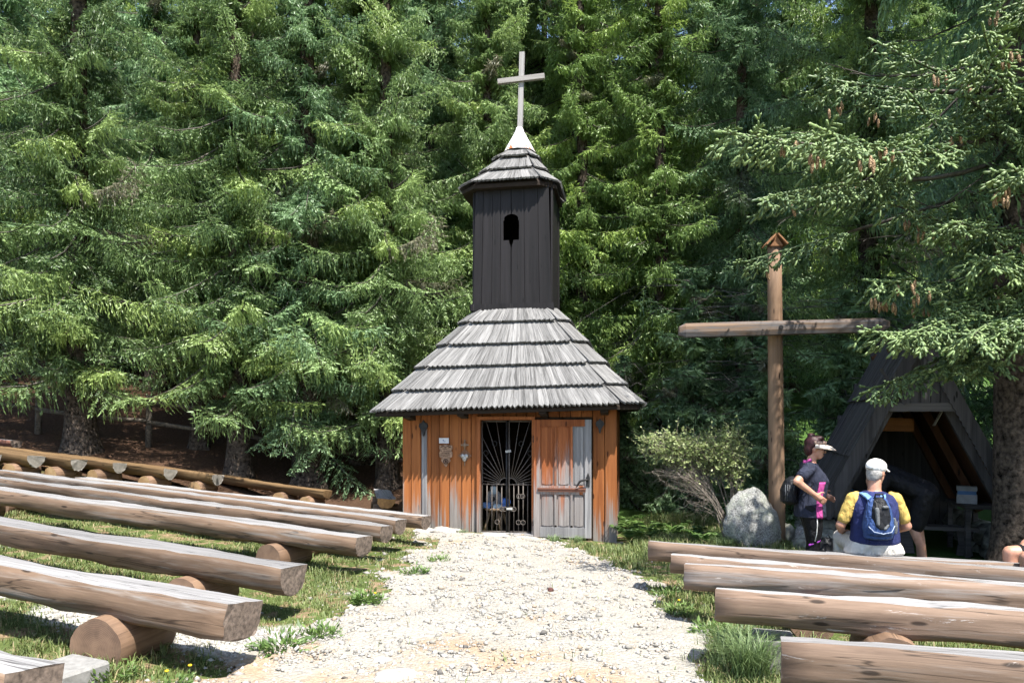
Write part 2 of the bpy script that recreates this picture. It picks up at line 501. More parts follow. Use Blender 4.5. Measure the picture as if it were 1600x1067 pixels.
nt.links.new(g.ramp(ge.outputs['Random Per Island'], [(0, (.09, .085, .08)), (.05, (.20, .19, .172)), (.45, (.30, .286, .262)), (.8, (.385, .37, .345)), (.93, (.29, .225, .16)), (1, (.44, .43, .41))]), b.inputs['Base Color'])
b.inputs['Roughness'].default_value = .9; b.inputs['Specular IOR Level'].default_value = .15
M_gravel = m
r = np.random.default_rng(5)
N = 90000
Y = 3.2 + 8.0 * r.random(N) ** 1.7; X = r.uniform(-6.0, 2.2, N)
D = path_d(X, Y); sg = side_gravel(X, Y)
clump = vnoise(X, Y, .45, 21) * .6 + vnoise(X, Y, .13, 22) * .4
keep = ((D > -.12) & (r.random(N) < np.clip(.08 + 1.6 * (clump - .30), .05, 1))) | ((D <= 0) & (r.random(N) < np.clip((sg - .25) * 2.2, 0, 1))) | ((D > -.6) & (r.random(N) < .05))
X, Y, D = X[keep], Y[keep], D[keep]
S = np.clip(.0055 * np.exp(r.normal(.22, .58, len(X))), .004, .03) * (1 + .05 * Y)
Z = gz(X, Y) + (vnoise(X, Y, .5, 1) - .5) * .05 + np.where(D > -.1, .004 + np.clip(D, -.12, .12) * .1, 0) + S * .15
V, Fq = stone_cloud(np.stack([X, Y, Z], -1), S, r)
gr = link('gravel', np_mesh('gravel', V, Fq, M_gravel))
tag(gr, 'loose white and grey gravel strewn over the path', 'gravel', kind='stuff')
print('gravel', len(X))

# ---------------------------------------------------------------- wooden chapel
M_orange = wood('stained_pine_weathered', (.22, .064, .017), (.50, .182, .055), 'z', 30, 1.2, grey=(.36, .325, .30), grey_at=(.64, .88), height=(-.25, .85))
M_orange2 = wood('stained_pine_trim', (.23, .068, .02), (.46, .165, .055), 'z', 30, 1.2, grey=(.36, .33, .31), grey_at=(.66, .92), height=(-.2, 1.3))
M_doorwood = wood('door_pine', (.22, .058, .017), (.50, .165, .055), 'z', 34, 1.3, grey=(.37, .335, .32), grey_at=(.52, .80), height=(-.1, 1.25))
M_greyplank = wood('weathered_grey_wood', (.13, .125, .13), (.42, .41, .41), 'z', 34, 1.0, knots=False)
M_tower = wood('tarred_black_boards', (.006, .0052, .0058), (.026, .0225, .0245), 'z', 34, .8, grey=(.13, .12, .12), grey_at=(.60, .68), rough=.6, bump=.3)
M_shingle = wood('silver_grey_shingles', (.032, .031, .031), (.35, .345, .34), 'y', 75, 2.0, rough=.85, bump=.5, knots=False, spec=.15)
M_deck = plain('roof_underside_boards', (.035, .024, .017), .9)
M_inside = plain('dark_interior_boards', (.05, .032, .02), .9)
M_iron = plain('painted_iron_bars', (.13, .11, .095), .55, .2, 20, .2)
M_dark_iron = plain('black_wrought_iron', (.028, .027, .028), .5, .25, 20, .2)
M_tin = None
m, nt, b = newmat('white_painted_tin_cap'); g = G(nt)
v = g.coord('Object', (1, 1, 1), rnd=False)
spz = g.node('ShaderNodeSeparateXYZ'); nt.links.new(v, spz.inputs[0])
rn = g.noise(v, 9, 6, .7)
low = g.step(spz.outputs[2], 6.62, 6.46)
rust = g.step(g.math('ADD', rn, g.math('MULTIPLY', low, .13)), .66, .72)
nt.links.new(g.mix(rust, (.74, .74, .76), (.33, .12, .045)), b.inputs['Base Color']); b.inputs['Roughness'].default_value = .45
M_tin = m
M_cross_grey = wood('pale_grey_cross_wood', (.24, .225, .215), (.50, .485, .47), 'z', 24, 1.0, knots=False)

CH_LOC = (-.072, 11.26, -.2)
chapel = empty('wooden_chapel', CH_LOC, R(-9))
tag(chapel, 'small wooden chapel with grey shingle roof, black bell tower and open door', 'chapel')
HW, DEP = 1.661, 3.2

# shell walls (front is only planks round the opening)
mb = MB()
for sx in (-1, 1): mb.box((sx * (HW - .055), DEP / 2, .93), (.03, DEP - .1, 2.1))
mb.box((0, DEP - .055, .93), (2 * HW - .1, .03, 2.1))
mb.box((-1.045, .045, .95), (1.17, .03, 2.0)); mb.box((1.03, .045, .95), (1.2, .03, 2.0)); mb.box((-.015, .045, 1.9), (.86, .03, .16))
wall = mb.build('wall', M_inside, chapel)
mb = MB(); mb.box((0, DEP / 2, -.02), (2 * HW - .12, DEP - .12, .06)); mb.build('floor', M_inside, chapel)

def plank_mesh(w, z0, z1, t=.03, ch=.007, mat=M_orange, jag=0.0):
    mb = MB()
    prof = [(-w / 2, t), (-w / 2, ch), (-w / 2 + ch, 0), (w / 2 - ch, 0), (w / 2, ch), (w / 2, t)]
    return mb.prism(prof, z0, z1, plane='xy').mesh('plank', mat)
def front_planks(edges, z0, z1, mat, y=0.0):
    for a, c in zip(edges[:-1], edges[1:]):
        if z0 is None:
            zb = -.16 + (.12 if a < 0 else -.06)
        else: zb = z0
        o = link('plank', plank_mesh(c - a - .006, zb, z1 + random.uniform(-.01, .01), mat=mat), wall, ((a + c) / 2, y - random.choice((0, .012, .004)), 0))
        o.rotation_euler = (0, 0, R(random.uniform(-.6, .6)))
front_planks([-1.661, -1.52, -1.365], None, 2.0, M_orange)
link('plank', plank_mesh(.088, -.05, 1.72, .03, .012, M_greyplank), wall, (-1.308, -.022, 0))
front_planks([-1.365, -1.203, -1.069, -.911, -.718, -.563, -.452], None, 2.0, M_orange)
front_planks([-.452, -.26, -.06, .14, .30, .44, .62, .80, .97, 1.13, 1.299], 1.835, 2.0, M_orange)
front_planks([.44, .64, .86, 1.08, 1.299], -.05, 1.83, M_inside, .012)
front_planks([1.299, 1.481], None, 2.0, M_orange)
front_planks([1.481, 1.661], None, 2.0, M_orange, -.01)
for sx in (-1, 1):      # side walls
    me = plank_mesh(.194, -.14, 2.0)
    for i in range(16):
        o = link('plank', me, wall, (sx * HW - sx * (random.uniform(0, .008)) * 1, .03 + .1 + i * .2 if False else .06 + .095 + i * .197, 0))
        o.rotation_euler = (0, 0, R(90) * sx)
me = plank_mesh(.22, -.14, 2.0)
for i in range(15):
    o = link('plank', me, wall, (-1.54 + i * .22, DEP, 0)); o.rotation_euler = (0, 0, R(180))
mb = MB(); mb.box((0, .06, -.12), (2 * HW + .1, .2, .14)); mb.box((HW + .03, 0.02, -.1), (.12, .12, .13))
mb.build('sill_log', M_greyplank, chapel)
# carved black ornaments on the wall
def spade(cx, cz, s):
    mb = MB()
    pts = [(0, 1.0), (.18, .72), (.5, .6), (.62, .25), (.42, -.05), (.2, -.35), (.12, -.8), (0, -1.0)]
    poly = [(cx + x * s, cz + z * s * 1.1) for x, z in pts] + [(cx - x * s, cz + z * s * 1.1) for x, z in pts[-2:0:-1]]
    return mb.prism(poly, -.075, -.03).build('carved_ornament', M_dark_iron, chapel)
spade(-1.308, 1.66, .115); spade(1.41, 1.70, .105)
# rafter ends below the eave
for x, z in ((-1.5, 1.86), (-.66, 1.885), (.58, 1.915), (1.48, 1.94)):
    mb = MB(); mb.box((x, -.14, z), (.11, .36, .12), (R(-8), 0, 0)); mb.build('rafter_end', M_deck, chapel)
# door frame
mb = MB()
mb.box((-.437, -.02, .9), (.05, .11, 1.83)); mb.box((.405, -.02, .9), (.035, .11, 1.83)); mb.box((-.016, -.025, 1.815), (.9, .12, .05))
mb.box((-.016, -.04, .03), (.86, .2, .06), mi=1)
mb.build('door_frame', [M_orange2, M_greyplank], chapel)

# open door leaf, folded back on the wall
door = empty('door'); door.parent = chapel; door.location = (.42, -.085, 0)
DW, DZ0, DZ1 = .865, .03, 1.795
def dpart(name, c, d, mat, rot=None):
    mb = MB(); mb.box(c, d, rot); return mb.build(name, mat, door)
st = .095
dpart('stile', (st / 2, 0, (DZ0 + DZ1) / 2), (st, .045, DZ1 - DZ0), M_doorwood)
dpart('stile', (DW - st / 2, 0, (DZ0 + DZ1) / 2), (st, .045, DZ1 - DZ0), M_greyplank)
for zc, hh_, mt in ((DZ1 - .05, .10, M_doorwood), (.74, .13, M_doorwood), (DZ0 + .075, .15, M_greyplank)):
    dpart('rail', (DW / 2, .001, zc), (DW - 2 * st - .004, .043, hh_), mt)
cols = [(st, .315), (.345, .555), (.585, DW - st)]
for x in (.33, .57):
    dpart('mullion', (x, .001, .442), (.03, .041, .462), M_doorwood); dpart('mullion', (x, .001, 1.25), (.03, .041, .886), M_doorwood)
for k, (a, c) in enumerate(cols):
    for (z0, z1) in ((.185, .673), (.807, 1.693)):
        mt = M_greyplank if k == 2 and z0 > .5 else M_doorwood
        mb = MB(); n = 8; w = c - a
        top = [(a + w * i / n, z1 + .0 + .028 * math.sin(math.pi * i / n)) for i in range(n + 1)]
        bot = [(a + w * i / n, z0 - .02 * math.sin(math.pi * i / n)) for i in range(n, -1, -1)]
        mb.prism(top + bot, .008, .02)
        ins = .028
        top = [(a + ins + (w - 2 * ins) * i / n, z1 - ins + .024 * math.sin(math.pi * i / n)) for i in range(n + 1)]
        bot = [(a + ins + (w - 2 * ins) * i / n, z0 + ins - .016 * math.sin(math.pi * i / n)) for i in range(n, -1, -1)]
        mb.prism(top + bot, -.006, .009)
        mb.build('panel', mt, door)
mb = MB(); mb.box((DW / 2 - .01, -.03, .745), (DW - 2 * st + .04, .02, .055)); mb.box((DW / 2 - .01, -.036, .762), (DW - 2 * st + .05, .03, .02))
mb.build('moulding', wood('reddish_moulding', (.15, .055, .035), (.33, .15, .10), 'x', 30, 1.2, grey=(.3, .27, .26), grey_at=(.5, .7)), door)
hd = MB(); hd.prism([(DW - .075, .80), (DW - .025, .80), (DW - .02, .93), (DW - .05, 1.01), (DW - .08, .93)], -.032, -.023)
hd.tube([(DW - .05, -.03, .9), (DW - .05, -.075, .9), (DW - .1, -.08, .905), (DW - .17, -.08, .875), (DW - .21, -.078, .81), (DW - .215, -.078, .79)], [.012, .013, .016, .017, .012, .007], 8)
hd.build('handle', M_dark_iron, door)
for z in (.25, 1.5):
    mb = MB(); mb.tube([(-.006, -.01, z - .05), (-.006, -.01, z + .05)], .012, 8); mb.build('hinge', M_dark_iron, door)

# wrought-iron gate inside the opening
gate = empty('iron_gate'); gate.parent = chapel; gate.location = (0, .06, 0)
GL, GR_, GB, GT, GM = -.405, .38, .07, 1.77, .80
def bar(p, q, t=.009, mat=M_iron, n=5, name='bar'):
    mb = MB(); mb.tube([p, q], t, n); return mb.build(name, mat, gate)
mid = .0
for leaf in (-1, 1):
    xa, xb = (GL, mid - .02) if leaf < 0 else (mid + .02, GR_)
    bar((xa, 0, GB), (xa, 0, GT), .013); bar((xb, 0, GB), (xb, 0, GT), .016, M_dark_iron); bar((xa, 0, GB), (xb, 0, GB), .013); bar((xa, 0, GT), (xb, 0, GT), .012)
    bar((xa, 0, GM), (xb, 0, GM), .012)
    for i in range(1, 5): bar((xa + (xb - xa) * i / 5, 0, GB), (xa + (xb - xa) * i / 5, 0, GM - .012 if i != 3 else GM + .04), .009)
    cx = mid + leaf * .035
    mb = MB(); a0, a1 = (R(0), R(90)) if leaf > 0 else (R(90), R(180)); mb.ring((cx, 0, GM), .10, .009, a0=a0, a1=a1); mb.build('arc', M_iron, gate)
    for k in range(9):
        q = R(8 + k * 9.2); dx, dz = math.cos(q) * leaf, math.sin(q)
        L = min((abs((GR_ if leaf > 0 else GL) - cx)) / max(abs(dx), 1e-3), (GT - GM) / max(dz, 1e-3))
        bar((cx + dx * .1, 0, GM + dz * .1), (cx + dx * L, 0, GM + dz * L), .0065)
    rings = [(.6, .22), (.4, .22)] if leaf > 0 else [(.62, .22)]
    for fx_, z in rings + ([(.42, .62), (.58, .62)] if leaf > 0 else []) + [(.06 if leaf > 0 else .92, .42), (.2 if leaf > 0 else .8, .42)]:
        mb = MB(); mb.ring((xa + (xb - xa) * fx_, -.008, z), .034, .007, n=18); mb.build('ring', M_iron, gate)
    for k in range(3):
        q = R(35 + k * 17); mb = MB(); mb.ring((cx + leaf * math.cos(q) * (.52 - .02 * k), -.006, GM + math.sin(q) * (.55 + .06 * k)), .036, .006, n=16); mb.build('ring', M_dark_iron, gate)
mb = MB(); mb.box((mid + .01, -.03, 1.31), (.085, .02, .035), (0, R(-8), 0)); mb.box((mid + .03, -.035, .43), (.09, .02, .03))
mb.build('latch', plain('bright_latch', (.6, .6, .58), .4), gate)

# ---- roof
RZ = lambda x, f: .027 * x * f
LEV = [0, .16, .39, .61, .826, 1.0]
RC = (-.04, 1.6)
def outline(f, hx0=.70, hy0=.70, hx1=2.045, hy1=1.965, z0=3.62, z1=1.955, ch0=.16, ch1=.30, ex=1.05, tilt=.027):
    e = f ** ex
    hx, hy = hx0 + (hx1 - hx0) * e, hy0 + (hy1 - hy0) * e
    z = z0 + (z1 - z0) * f
    c = ch0 + (ch1 - ch0) * f
    P = [(-hx + c, -hy), (hx - c, -hy), (hx, -hy + c), (hx, hy - c), (hx - c, hy), (-hx + c, hy), (-hx, hy - c), (-hx, -hy + c)]
    return [Vector((RC[0] + x, RC[1] + y, z + tilt * x * f)) for x, y in P]
_shmesh = {}
def shingle_mesh(w, k, L, tooth, var):
    key = (round(w, 3), round(k, 2), round(L, 2), tooth, var)
    if key in _shmesh: return _shmesh[key]
    t0, t1 = .034, .012
    w2 = w * k
    rr = random.Random(var * 7 + 1)
    dx = rr.uniform(-.15, .15) * w
    tip = -tooth
    mb = MB()
    bot = [(-w / 2, 0), (dx, tip), (w / 2, 0)]
    V = [(-w / 2, 0, 0), (dx, tip, 0), (w / 2, 0, 0), (w2 / 2, L, -.006), (-w2 / 2, L, -.006),
         (-w / 2, 0, t0 * .8), (dx, tip, t0), (w / 2, 0, t0 * .9), (w2 / 2, L, t1), (-w2 / 2, L, t1)]
    mb.add(V, [(4, 3, 2, 1, 0), (5, 6, 7, 8, 9), (0, 1, 6, 5), (1, 2, 7, 6), (2, 3, 8, 7), (3, 4, 9, 8), (4, 0, 5, 9)])
    me = mb.mesh('shingle', M_shingle)
    _shmesh[key] = me
    return me
def lay(roof, faces_single, levels, outl, w, tooth_eave, stuff_name):
    stuff = MB()
    for li in range(len(levels) - 1):
        fa, fb = levels[li], levels[li + 1]
        A = outl(max(0, fa - .05 if li else fa)); B = outl(fb)
        for k in range(8):
            P0, P1 = B[k], B[(k + 1) % 8]; Q0, Q1 = A[k], A[(k + 1) % 8]
            Lb = (P1 - P0).length; Lt = (Q1 - Q0).length
            n = max(2, round(Lb / w)); ww = Lb / n
            nrm = (P1 - P0).cross((Q0 + Q1) / 2 - (P0 + P1) / 2).normalized()
            Lm = (((Q0 + Q1) - (P0 + P1)) / 2).length
            for i in range(n):
                t = (i + .5) / n
                pb = P0.lerp(P1, t); pt = Q0.lerp(Q1, t)
                up = (pt - pb).normalized(); nn = nrm
                xa = up.cross(nn).normalized(); nn = xa.cross(up).normalized()
                M = Matrix((xa, up, nn)).transposed()
                M = M @ Euler((-.052 / max(.25, Lm) + R(random.uniform(-.3, .3)), R(random.uniform(-1.5, 1.5)), R(random.uniform(-.5, .5)))).to_matrix()
                last = li == len(levels) - 2
                me = shingle_mesh(round(ww * .965, 3), min(1, Lt / Lb * 1.0 + .02), Lm * 1.04, tooth_eave if last else .006, random.randrange(4))
                loc = pb + nn * (.050 + random.uniform(0, .006)) - up * random.uniform(-.002, .006)
                if k in faces_single:
                    o = link('shingle', me, roof); o.matrix_local = Matrix.Translation(loc) @ M.to_4x4()
                else:
                    vv = [M @ Vector(v_.co) + loc for v_ in me.vertices]
                    stuff.add(vv, [tuple(p.vertices) for p in me.polygons])
    o = stuff.build(stuff_name, M_shingle, roof); o['kind'] = 'stuff'
def hull(levels, outl, drop, name, mat):
    mb = MB(); rings_ = [outl(f) for f in levels]
    top = [p - Vector((0, 0, drop * .2)) for r_ in rings_ for p in r_]; bot = [p - Vector((0, 0, drop)) for p in rings_[-1]]
    V = top + bot; Fs = []
    for i in range(len(levels) - 1):
        for k in range(8): Fs.append((i * 8 + k, i * 8 + (k + 1) % 8, (i + 1) * 8 + (k + 1) % 8, (i + 1) * 8 + k))
    nb = (len(levels) - 1) * 8
    for k in range(8): Fs.append((nb + k, nb + (k + 1) % 8, nb + 8 + (k + 1) % 8, nb + 8 + k))
    Fs.append(tuple(range(nb + 8, nb + 16)))
    Fs.append(tuple(range(7, -1, -1)))
    mb.add(V, Fs); return mb.build(name, mat, chapel)
roof = hull(LEV, outline, .06, 'roof', M_deck)
lay(roof, {0, 1, 7}, LEV, outline, .078, .055, 'side_shingles')

# ---- tower
TX, TY = -.078, 1.6
tower = MB()
TB, TT = 3.3, 5.78
def tw(z): return .661 - (.661 - .618) * (z - 3.6) / 1.95
for (ax, s_) in (('x', -1), ('x', 1), ('y', 1)):
    w0, w1 = tw(TB) - .03, tw(TT) - .03
    if ax == 'x': V = [(TX + s_ * w0, TY - .6, TB), (TX + s_ * w0, TY + .6, TB), (TX + s_ * w1, TY + .58, TT), (TX + s_ * w1, TY - .58, TT)]
    else: V = [(TX - w0, TY + w0, TB), (TX + w0, TY + w0, TB), (TX + w1, TY + w1, TT), (TX - w1, TY + w1, TT)]
    tower.add(V, [(0, 1, 2, 3)])
tower = tower.build('tower', M_tower, chapel)
def tower_face(face, edges, window):
    """edges run -1..1 across the face"""
    for a, c in zip(edges[:-1], edges[1:]):
        pr = random.choice((0, .006, .012))
        g_ = .006
        zb, zt = 3.50, 5.76
        def pt(u, z): return u * tw(z)
        poly = [(pt(a, zb) + g_ / 2, zb), (pt(c, zb) - g_ / 2, zb)]
        if window and abs(c - WC) < .02:      # window cut in its right edge
            zs = [4.625, 4.68, 4.72, 4.765, 4.765, 5.08, 5.10, 5.13, 5.16, 5.185, 5.198]; ws = [0.004, .012, .03, .035, .13, .13, .112, .118, .10, .06, .004]
            poly += [(pt(c, z) - g_ / 2 - w_, z) for z, w_ in zip(zs, ws)]
        poly += [(pt(c, zt) - g_ / 2, zt), (pt(a, zt) + g_ / 2, zt)]
        if window and abs(a - WC) < .02:
            zs = [4.625, 4.68, 4.72, 4.765, 4.765, 5.08, 5.10, 5.13, 5.16, 5.185, 5.198][::-1]; ws = [0.004, .012, .03, .035, .13, .13, .112, .118, .10, .06, .004][::-1]
            poly += [(pt(a, z) + g_ / 2 + w_, z) for z, w_ in zip(zs, ws)]
        mb = MB(); mb.prism(poly, -.662 - pr, -.632 - pr)
        o = mb.build('plank', M_tower, tower); o.location = (TX, TY, 0); o.rotation_euler = (0, 0, R(90) * face)
WC = (-.089 - TX) / .63
tower_face(0, [-1, -.78, -.52, -.30, WC, .33, .70, 1], True)
for f_ in (1, 2, 3): tower_face(f_, [-1, -.66, -.3, .02, .36, .7, 1], False)
mb = MB()
for f_ in range(4):
    q = R(90) * f_; ca, sa = math.cos(q), math.sin(q)
    mb.box((TX + sa * .675, TY - ca * .675, 3.66), (1.38, .05, .11), (0, 0, q))
mb.build('base_trim', M_tower, chapel)

# ---- crown roof
CLEV = [0, .30, .62, 1.0]
def crown(f):
    prof = [(0, .19, 6.44), (.30, .36, 6.22), (.62, .54, 5.95), (1.0, .80, 5.68)]
    fs = [p[0] for p in prof]
    h = float(np.interp(f, fs, [p[1] for p in prof])); z = float(np.interp(f, fs, [p[2] for p in prof]))
    c = h * .32
    P = [(-h + c, -h), (h - c, -h), (h, -h + c), (h, h - c), (h - c, h), (-h + c, h), (-h, h - c), (-h, -h + c)]
    return [Vector((TX + .02 - .09 * f + x, TY + y, z + .012 * x)) for x, y in P]
cr_hull = hull(CLEV, crown, .07, 'crown_roof', M_deck)
lay(cr_hull, {0, 1, 7}, CLEV, crown, .07, .03, 'side_shingles')
mb = MB()
for f_ in range(4):
    q = R(90) * f_; ca, sa = math.cos(q), math.sin(q)
    mb.box((TX + sa * .64, TY - ca * .64, 5.68), (1.26, .06, .12), (0, 0, q))
mb.build('eave_band', M_deck, chapel)
mb = MB(); n = 12
prof = [(.285, 6.44), (.25, 6.50), (.185, 6.62), (.115, 6.74), (.075, 6.82), (.055, 6.88)]
V = []; Fs = []
for (r_, z) in prof:
    for k in range(n):
        q = 2 * math.pi * k / n; V.append((TX + .03 + r_ * math.cos(q), TY + r_ * math.sin(q), z))
for i in range(len(prof) - 1):
    for k in range(n): Fs.append((i * n + k, i * n + (k + 1) % n, (i + 1) * n + (k + 1) % n, (i + 1) * n + k))
Fs.append(tuple(range((len(prof) - 1) * n, len(prof) * n)))
mb.add(V, Fs, smooth=True); mb.build('spire_cap', M_tin, chapel)
cross = empty('spire_cross'); cross.parent = chapel; cross.location = (TX + .04, TY, 6.86); cross.rotation_euler = (0, R(1.6), 0)
mb = MB(); mb.box((0, 0, .66), (.088, .07, 1.34)); mb.build('post', M_cross_grey, cross)
M_cross_x = wood('pale_grey_cross_beam', (.30, .27, .25), (.58, .55, .52), 'x', 24, 1.0, knots=False)
mb = MB(); mb.box((0, -.04, .85), (.82, .07, .085), (0, R(-4.5), 0)); mb.build('beam', M_cross_x, cross)

# ---- things hung on the front wall
def wall_thing(name, label, cat, x, z):
    o = empty(name, chapel_pt(x, -.03, z), R(-9)); tag(o, label, cat); return o
def chapel_pt(x, y, z):
    c9, s9 = math.cos(R(9)), math.sin(R(9))
    return (CH_LOC[0] + c9 * x + s9 * y, CH_LOC[1] - s9 * x + c9 * y, CH_LOC[2] + z)
t = wall_thing('notice_plate', 'small white notice plate nailed above the carved plaque', 'sign', -.985, 1.47)
mb = MB(); mb.box((0, -.008, 0), (.155, .012, .082)); mb.build('plate', plain('white_enamel', (.78, .78, .8), .4, .03), t)
mb = MB(); mb.box((-.01, -.0165, .005), (.012, .003, .022)); mb.box((.012, -.0165, -.012), (.03, .003, .006)); mb.build('mark', plain('blue_print', (.12, .16, .35), .5), t)
t = wall_thing('carved_plaque', 'carved tan wooden plaque with scrolled edge on the chapel front', 'plaque', -.955, 1.25)
pl = [(0, .165), (.045, .145), (.10, .15), (.105, .10), (.085, .07), (.105, .03), (.10, -.03), (.06, -.05), (.075, -.085), (.05, -.12), (.03, -.13), (.025, -.16), (0, -.185)]
poly = pl + [(-x, z) for x, z in pl[-2:0:-1]]
M_tan = plain('tan_carved_wood', (.40, .25, .16), .7, .2, 30); M_tan2 = plain('dark_carving', (.09, .05, .035), .8)
mb = MB(); mb.prism(poly, -.022, 0); mb.build('board', M_tan, t)
mb = MB()
for z, w_ in ((.095, .10), (.055, .15), (.03, .13), (.005, .14), (-.02, .09)):
    for i in range(7):
        if random.random() < .85: mb.box((-w_ / 2 + w_ * (i + .5) / 7, -.0235, z), (w_ / 9, .003, .009))
mb.ring((0, -.024, -.10), .035, .008, n=16); mb.ell((0, -.022, -.10), (.02, .006, .02)); mb.tube([(-.08, -.024, .12), (-.03, -.024, .135), (0, -.024, .115), (.03, -.024, .135), (.08, -.024, .12)], .006, 5)
mb.build('carving', M_tan2, t)
t = wall_thing('heart_cross_ornament', 'metal cross over a silver heart in a diamond frame on the wall', 'ornament', -.655, 1.24)
mb = MB(); mb.prism([(0, .105), (.11, .0), (0, -.10), (-.11, 0)], -.014, 0); mb.build('diamond_board', plain('brown_diamond', (.26, .13, .07), .7), t)
mb = MB(); mb.ell((-.027, -.03, -.005), (.036, .02, .036)); mb.ell((.027, -.03, -.005), (.036, .02, .036)); mb.ell((0, -.03, -.045), (.035, .02, .045)); mb.build('heart', plain('silver_heart', (.55, .53, .5), .35, metal=.6), t)
mb = MB(); mb.tube([(0, -.02, .09), (0, -.02, .225)], .009, 6); mb.tube([(-.045, -.02, .165), (.045, -.02, .165)], .009, 6); mb.ring((0, -.02, .165), .028, .006)
for p in ((0, .232), (-.05, .165), (.05, .165)): mb.ell((p[0], -.02, p[1]), (.015, .009, .015))
mb.tube([(0, -.02, -.09), (0, -.02, -.155)], .008, 6); mb.build('cross', plain('brass_cross', (.36, .27, .19), .5, metal=.4), t)

# ---- stool and offerings behind the gate
sp0 = chapel_pt(-.24, .38, .01)
stool = empty('stool', sp0, R(-9)); tag(stool, 'small round wooden stool just inside the chapel gate', 'stool')
M_stool = wood('stool_wood', (.20, .13, .08), (.42, .31, .21), 'z', 30, 1.5)
mb = MB(); mb.tube([(0, 0, .36), (0, 0, .40)], [.2, .2], 20); mb.build('seat', M_stool, stool)
for q in (30, 120, 210, 300):
    mb = MB(); mb.tube([(math.cos(R(q)) * .10, math.sin(R(q)) * .10, .37), (math.cos(R(q)) * .21, math.sin(R(q)) * .21, 0)], [.024, .02], 8); mb.build('leg', M_stool, stool)
t = empty('carved_shrine', chapel_pt(-.285, .40, .41), R(-9)); tag(t, 'grey carved wooden shrine with a pale blue picture on the stool', 'shrine')
mb = MB(); pts = [(.085, 0), (.12, .07), (.115, .2), (.08, .25), (.06, .22), (.055, .3), (.03, .335), (0, .34)]
mb.prism(pts + [(-x, z) for x, z in pts[-2::-1]], -.02, .02); mb.build('back_board', M_greyplank, t)
mb = MB(); mb.box((0, -.03, .265), (.085, .015, .12)); mb.build('picture', plain('pale_blue_picture', (.45, .6, .72), .5), t)
mb = MB(); mb.ell((0, -.03, .13), (.035, .02, .035)); mb.build('medallion', M_dark_iron, t)
t = MB(); t.box((-.0, 0, .035), (.12, .09, .07)); t.box((.0, 0, .075), (.124, .094, .012)); t = t.build('offering_box', plain('blue_box', (.16, .30, .62), .5), None, chapel_pt(-.36, .27, .411), (0, 0, R(-14)))
tag(t, 'small blue box on the left of the chapel stool', 'box')
t = MB(); t.box((0, 0, .025), (.13, .08, .05)); t.box((0, 0, .056), (.10, .07, .01)); t = t.build('offering_tray', plain('pale_blue_tray', (.45, .58, .70), .5), None, chapel_pt(-.20, .25, .411), (0, 0, R(3)))
tag(t, 'flat pale blue box in the middle of the chapel stool', 'box')
t = MB(); t.tube([(0, 0, 0), (0, 0, .03), (0, 0, .07), (0, 0, .12), (0, 0, .15)], [.045, .062, .068, .055, .04], 14); t.ring((.06, 0, .09), .035, .009, n=12); t = t.build('jug', plain('blue_jug_glaze', (.08, .22, .68), .3), None, chapel_pt(-.09, .30, .411), (0, 0, R(20)))
tag(t, 'round bright blue jug on the chapel stool', 'jug')

# ---------------------------------------------------------------- log benches
M_bside = wood('bench_side_brown', (.10, .064, .042), (.275, .185, .125), 'x', 30, 1.7, grey=(.30, .275, .25), grey_at=(.50, .66), bump=.5, cracks=True)
M_btop = wood('bench_top_greyed', (.17, .165, .165), (.46, .45, .45), 'x', 34, .8, knots=False, bump=.5, cracks=True)
M_bend = plain('bench_end_greyed', (.20, .155, .125), .85, .3, 30, .4)
M_rside = wood('bench_side_peeling', (.12, .078, .055), (.31, .215, .155), 'x', 30, 1.7, grey=(.34, .30, .275), grey_at=(.52, .68), bump=.5, paint=((.38, .345, .32), .60), cracks=True)
M_wside = wood('bench_side_yellow_brown', (.10, .06, .028), (.25, .155, .072), 'x', 16, .8, bump=.4)
M_wend = plain('bench_end_pale', (.36, .33, .29), .85, .15, 12, .2)
M_logs = wood('support_log_side', (.12, .07, .042), (.32, .20, .125), 'y', 20, 1.6, bump=.5, cracks=True)
M_loge = end_grain('support_log_end', (.11, .066, .045), (.34, .215, .14))
M_loge2 = end_grain('support_log_end_yellow', (.30, .17, .07), (.55, .37, .19))
M_concrete = plain('concrete_block', (.30, .295, .28), .9, .12, 25, .3)

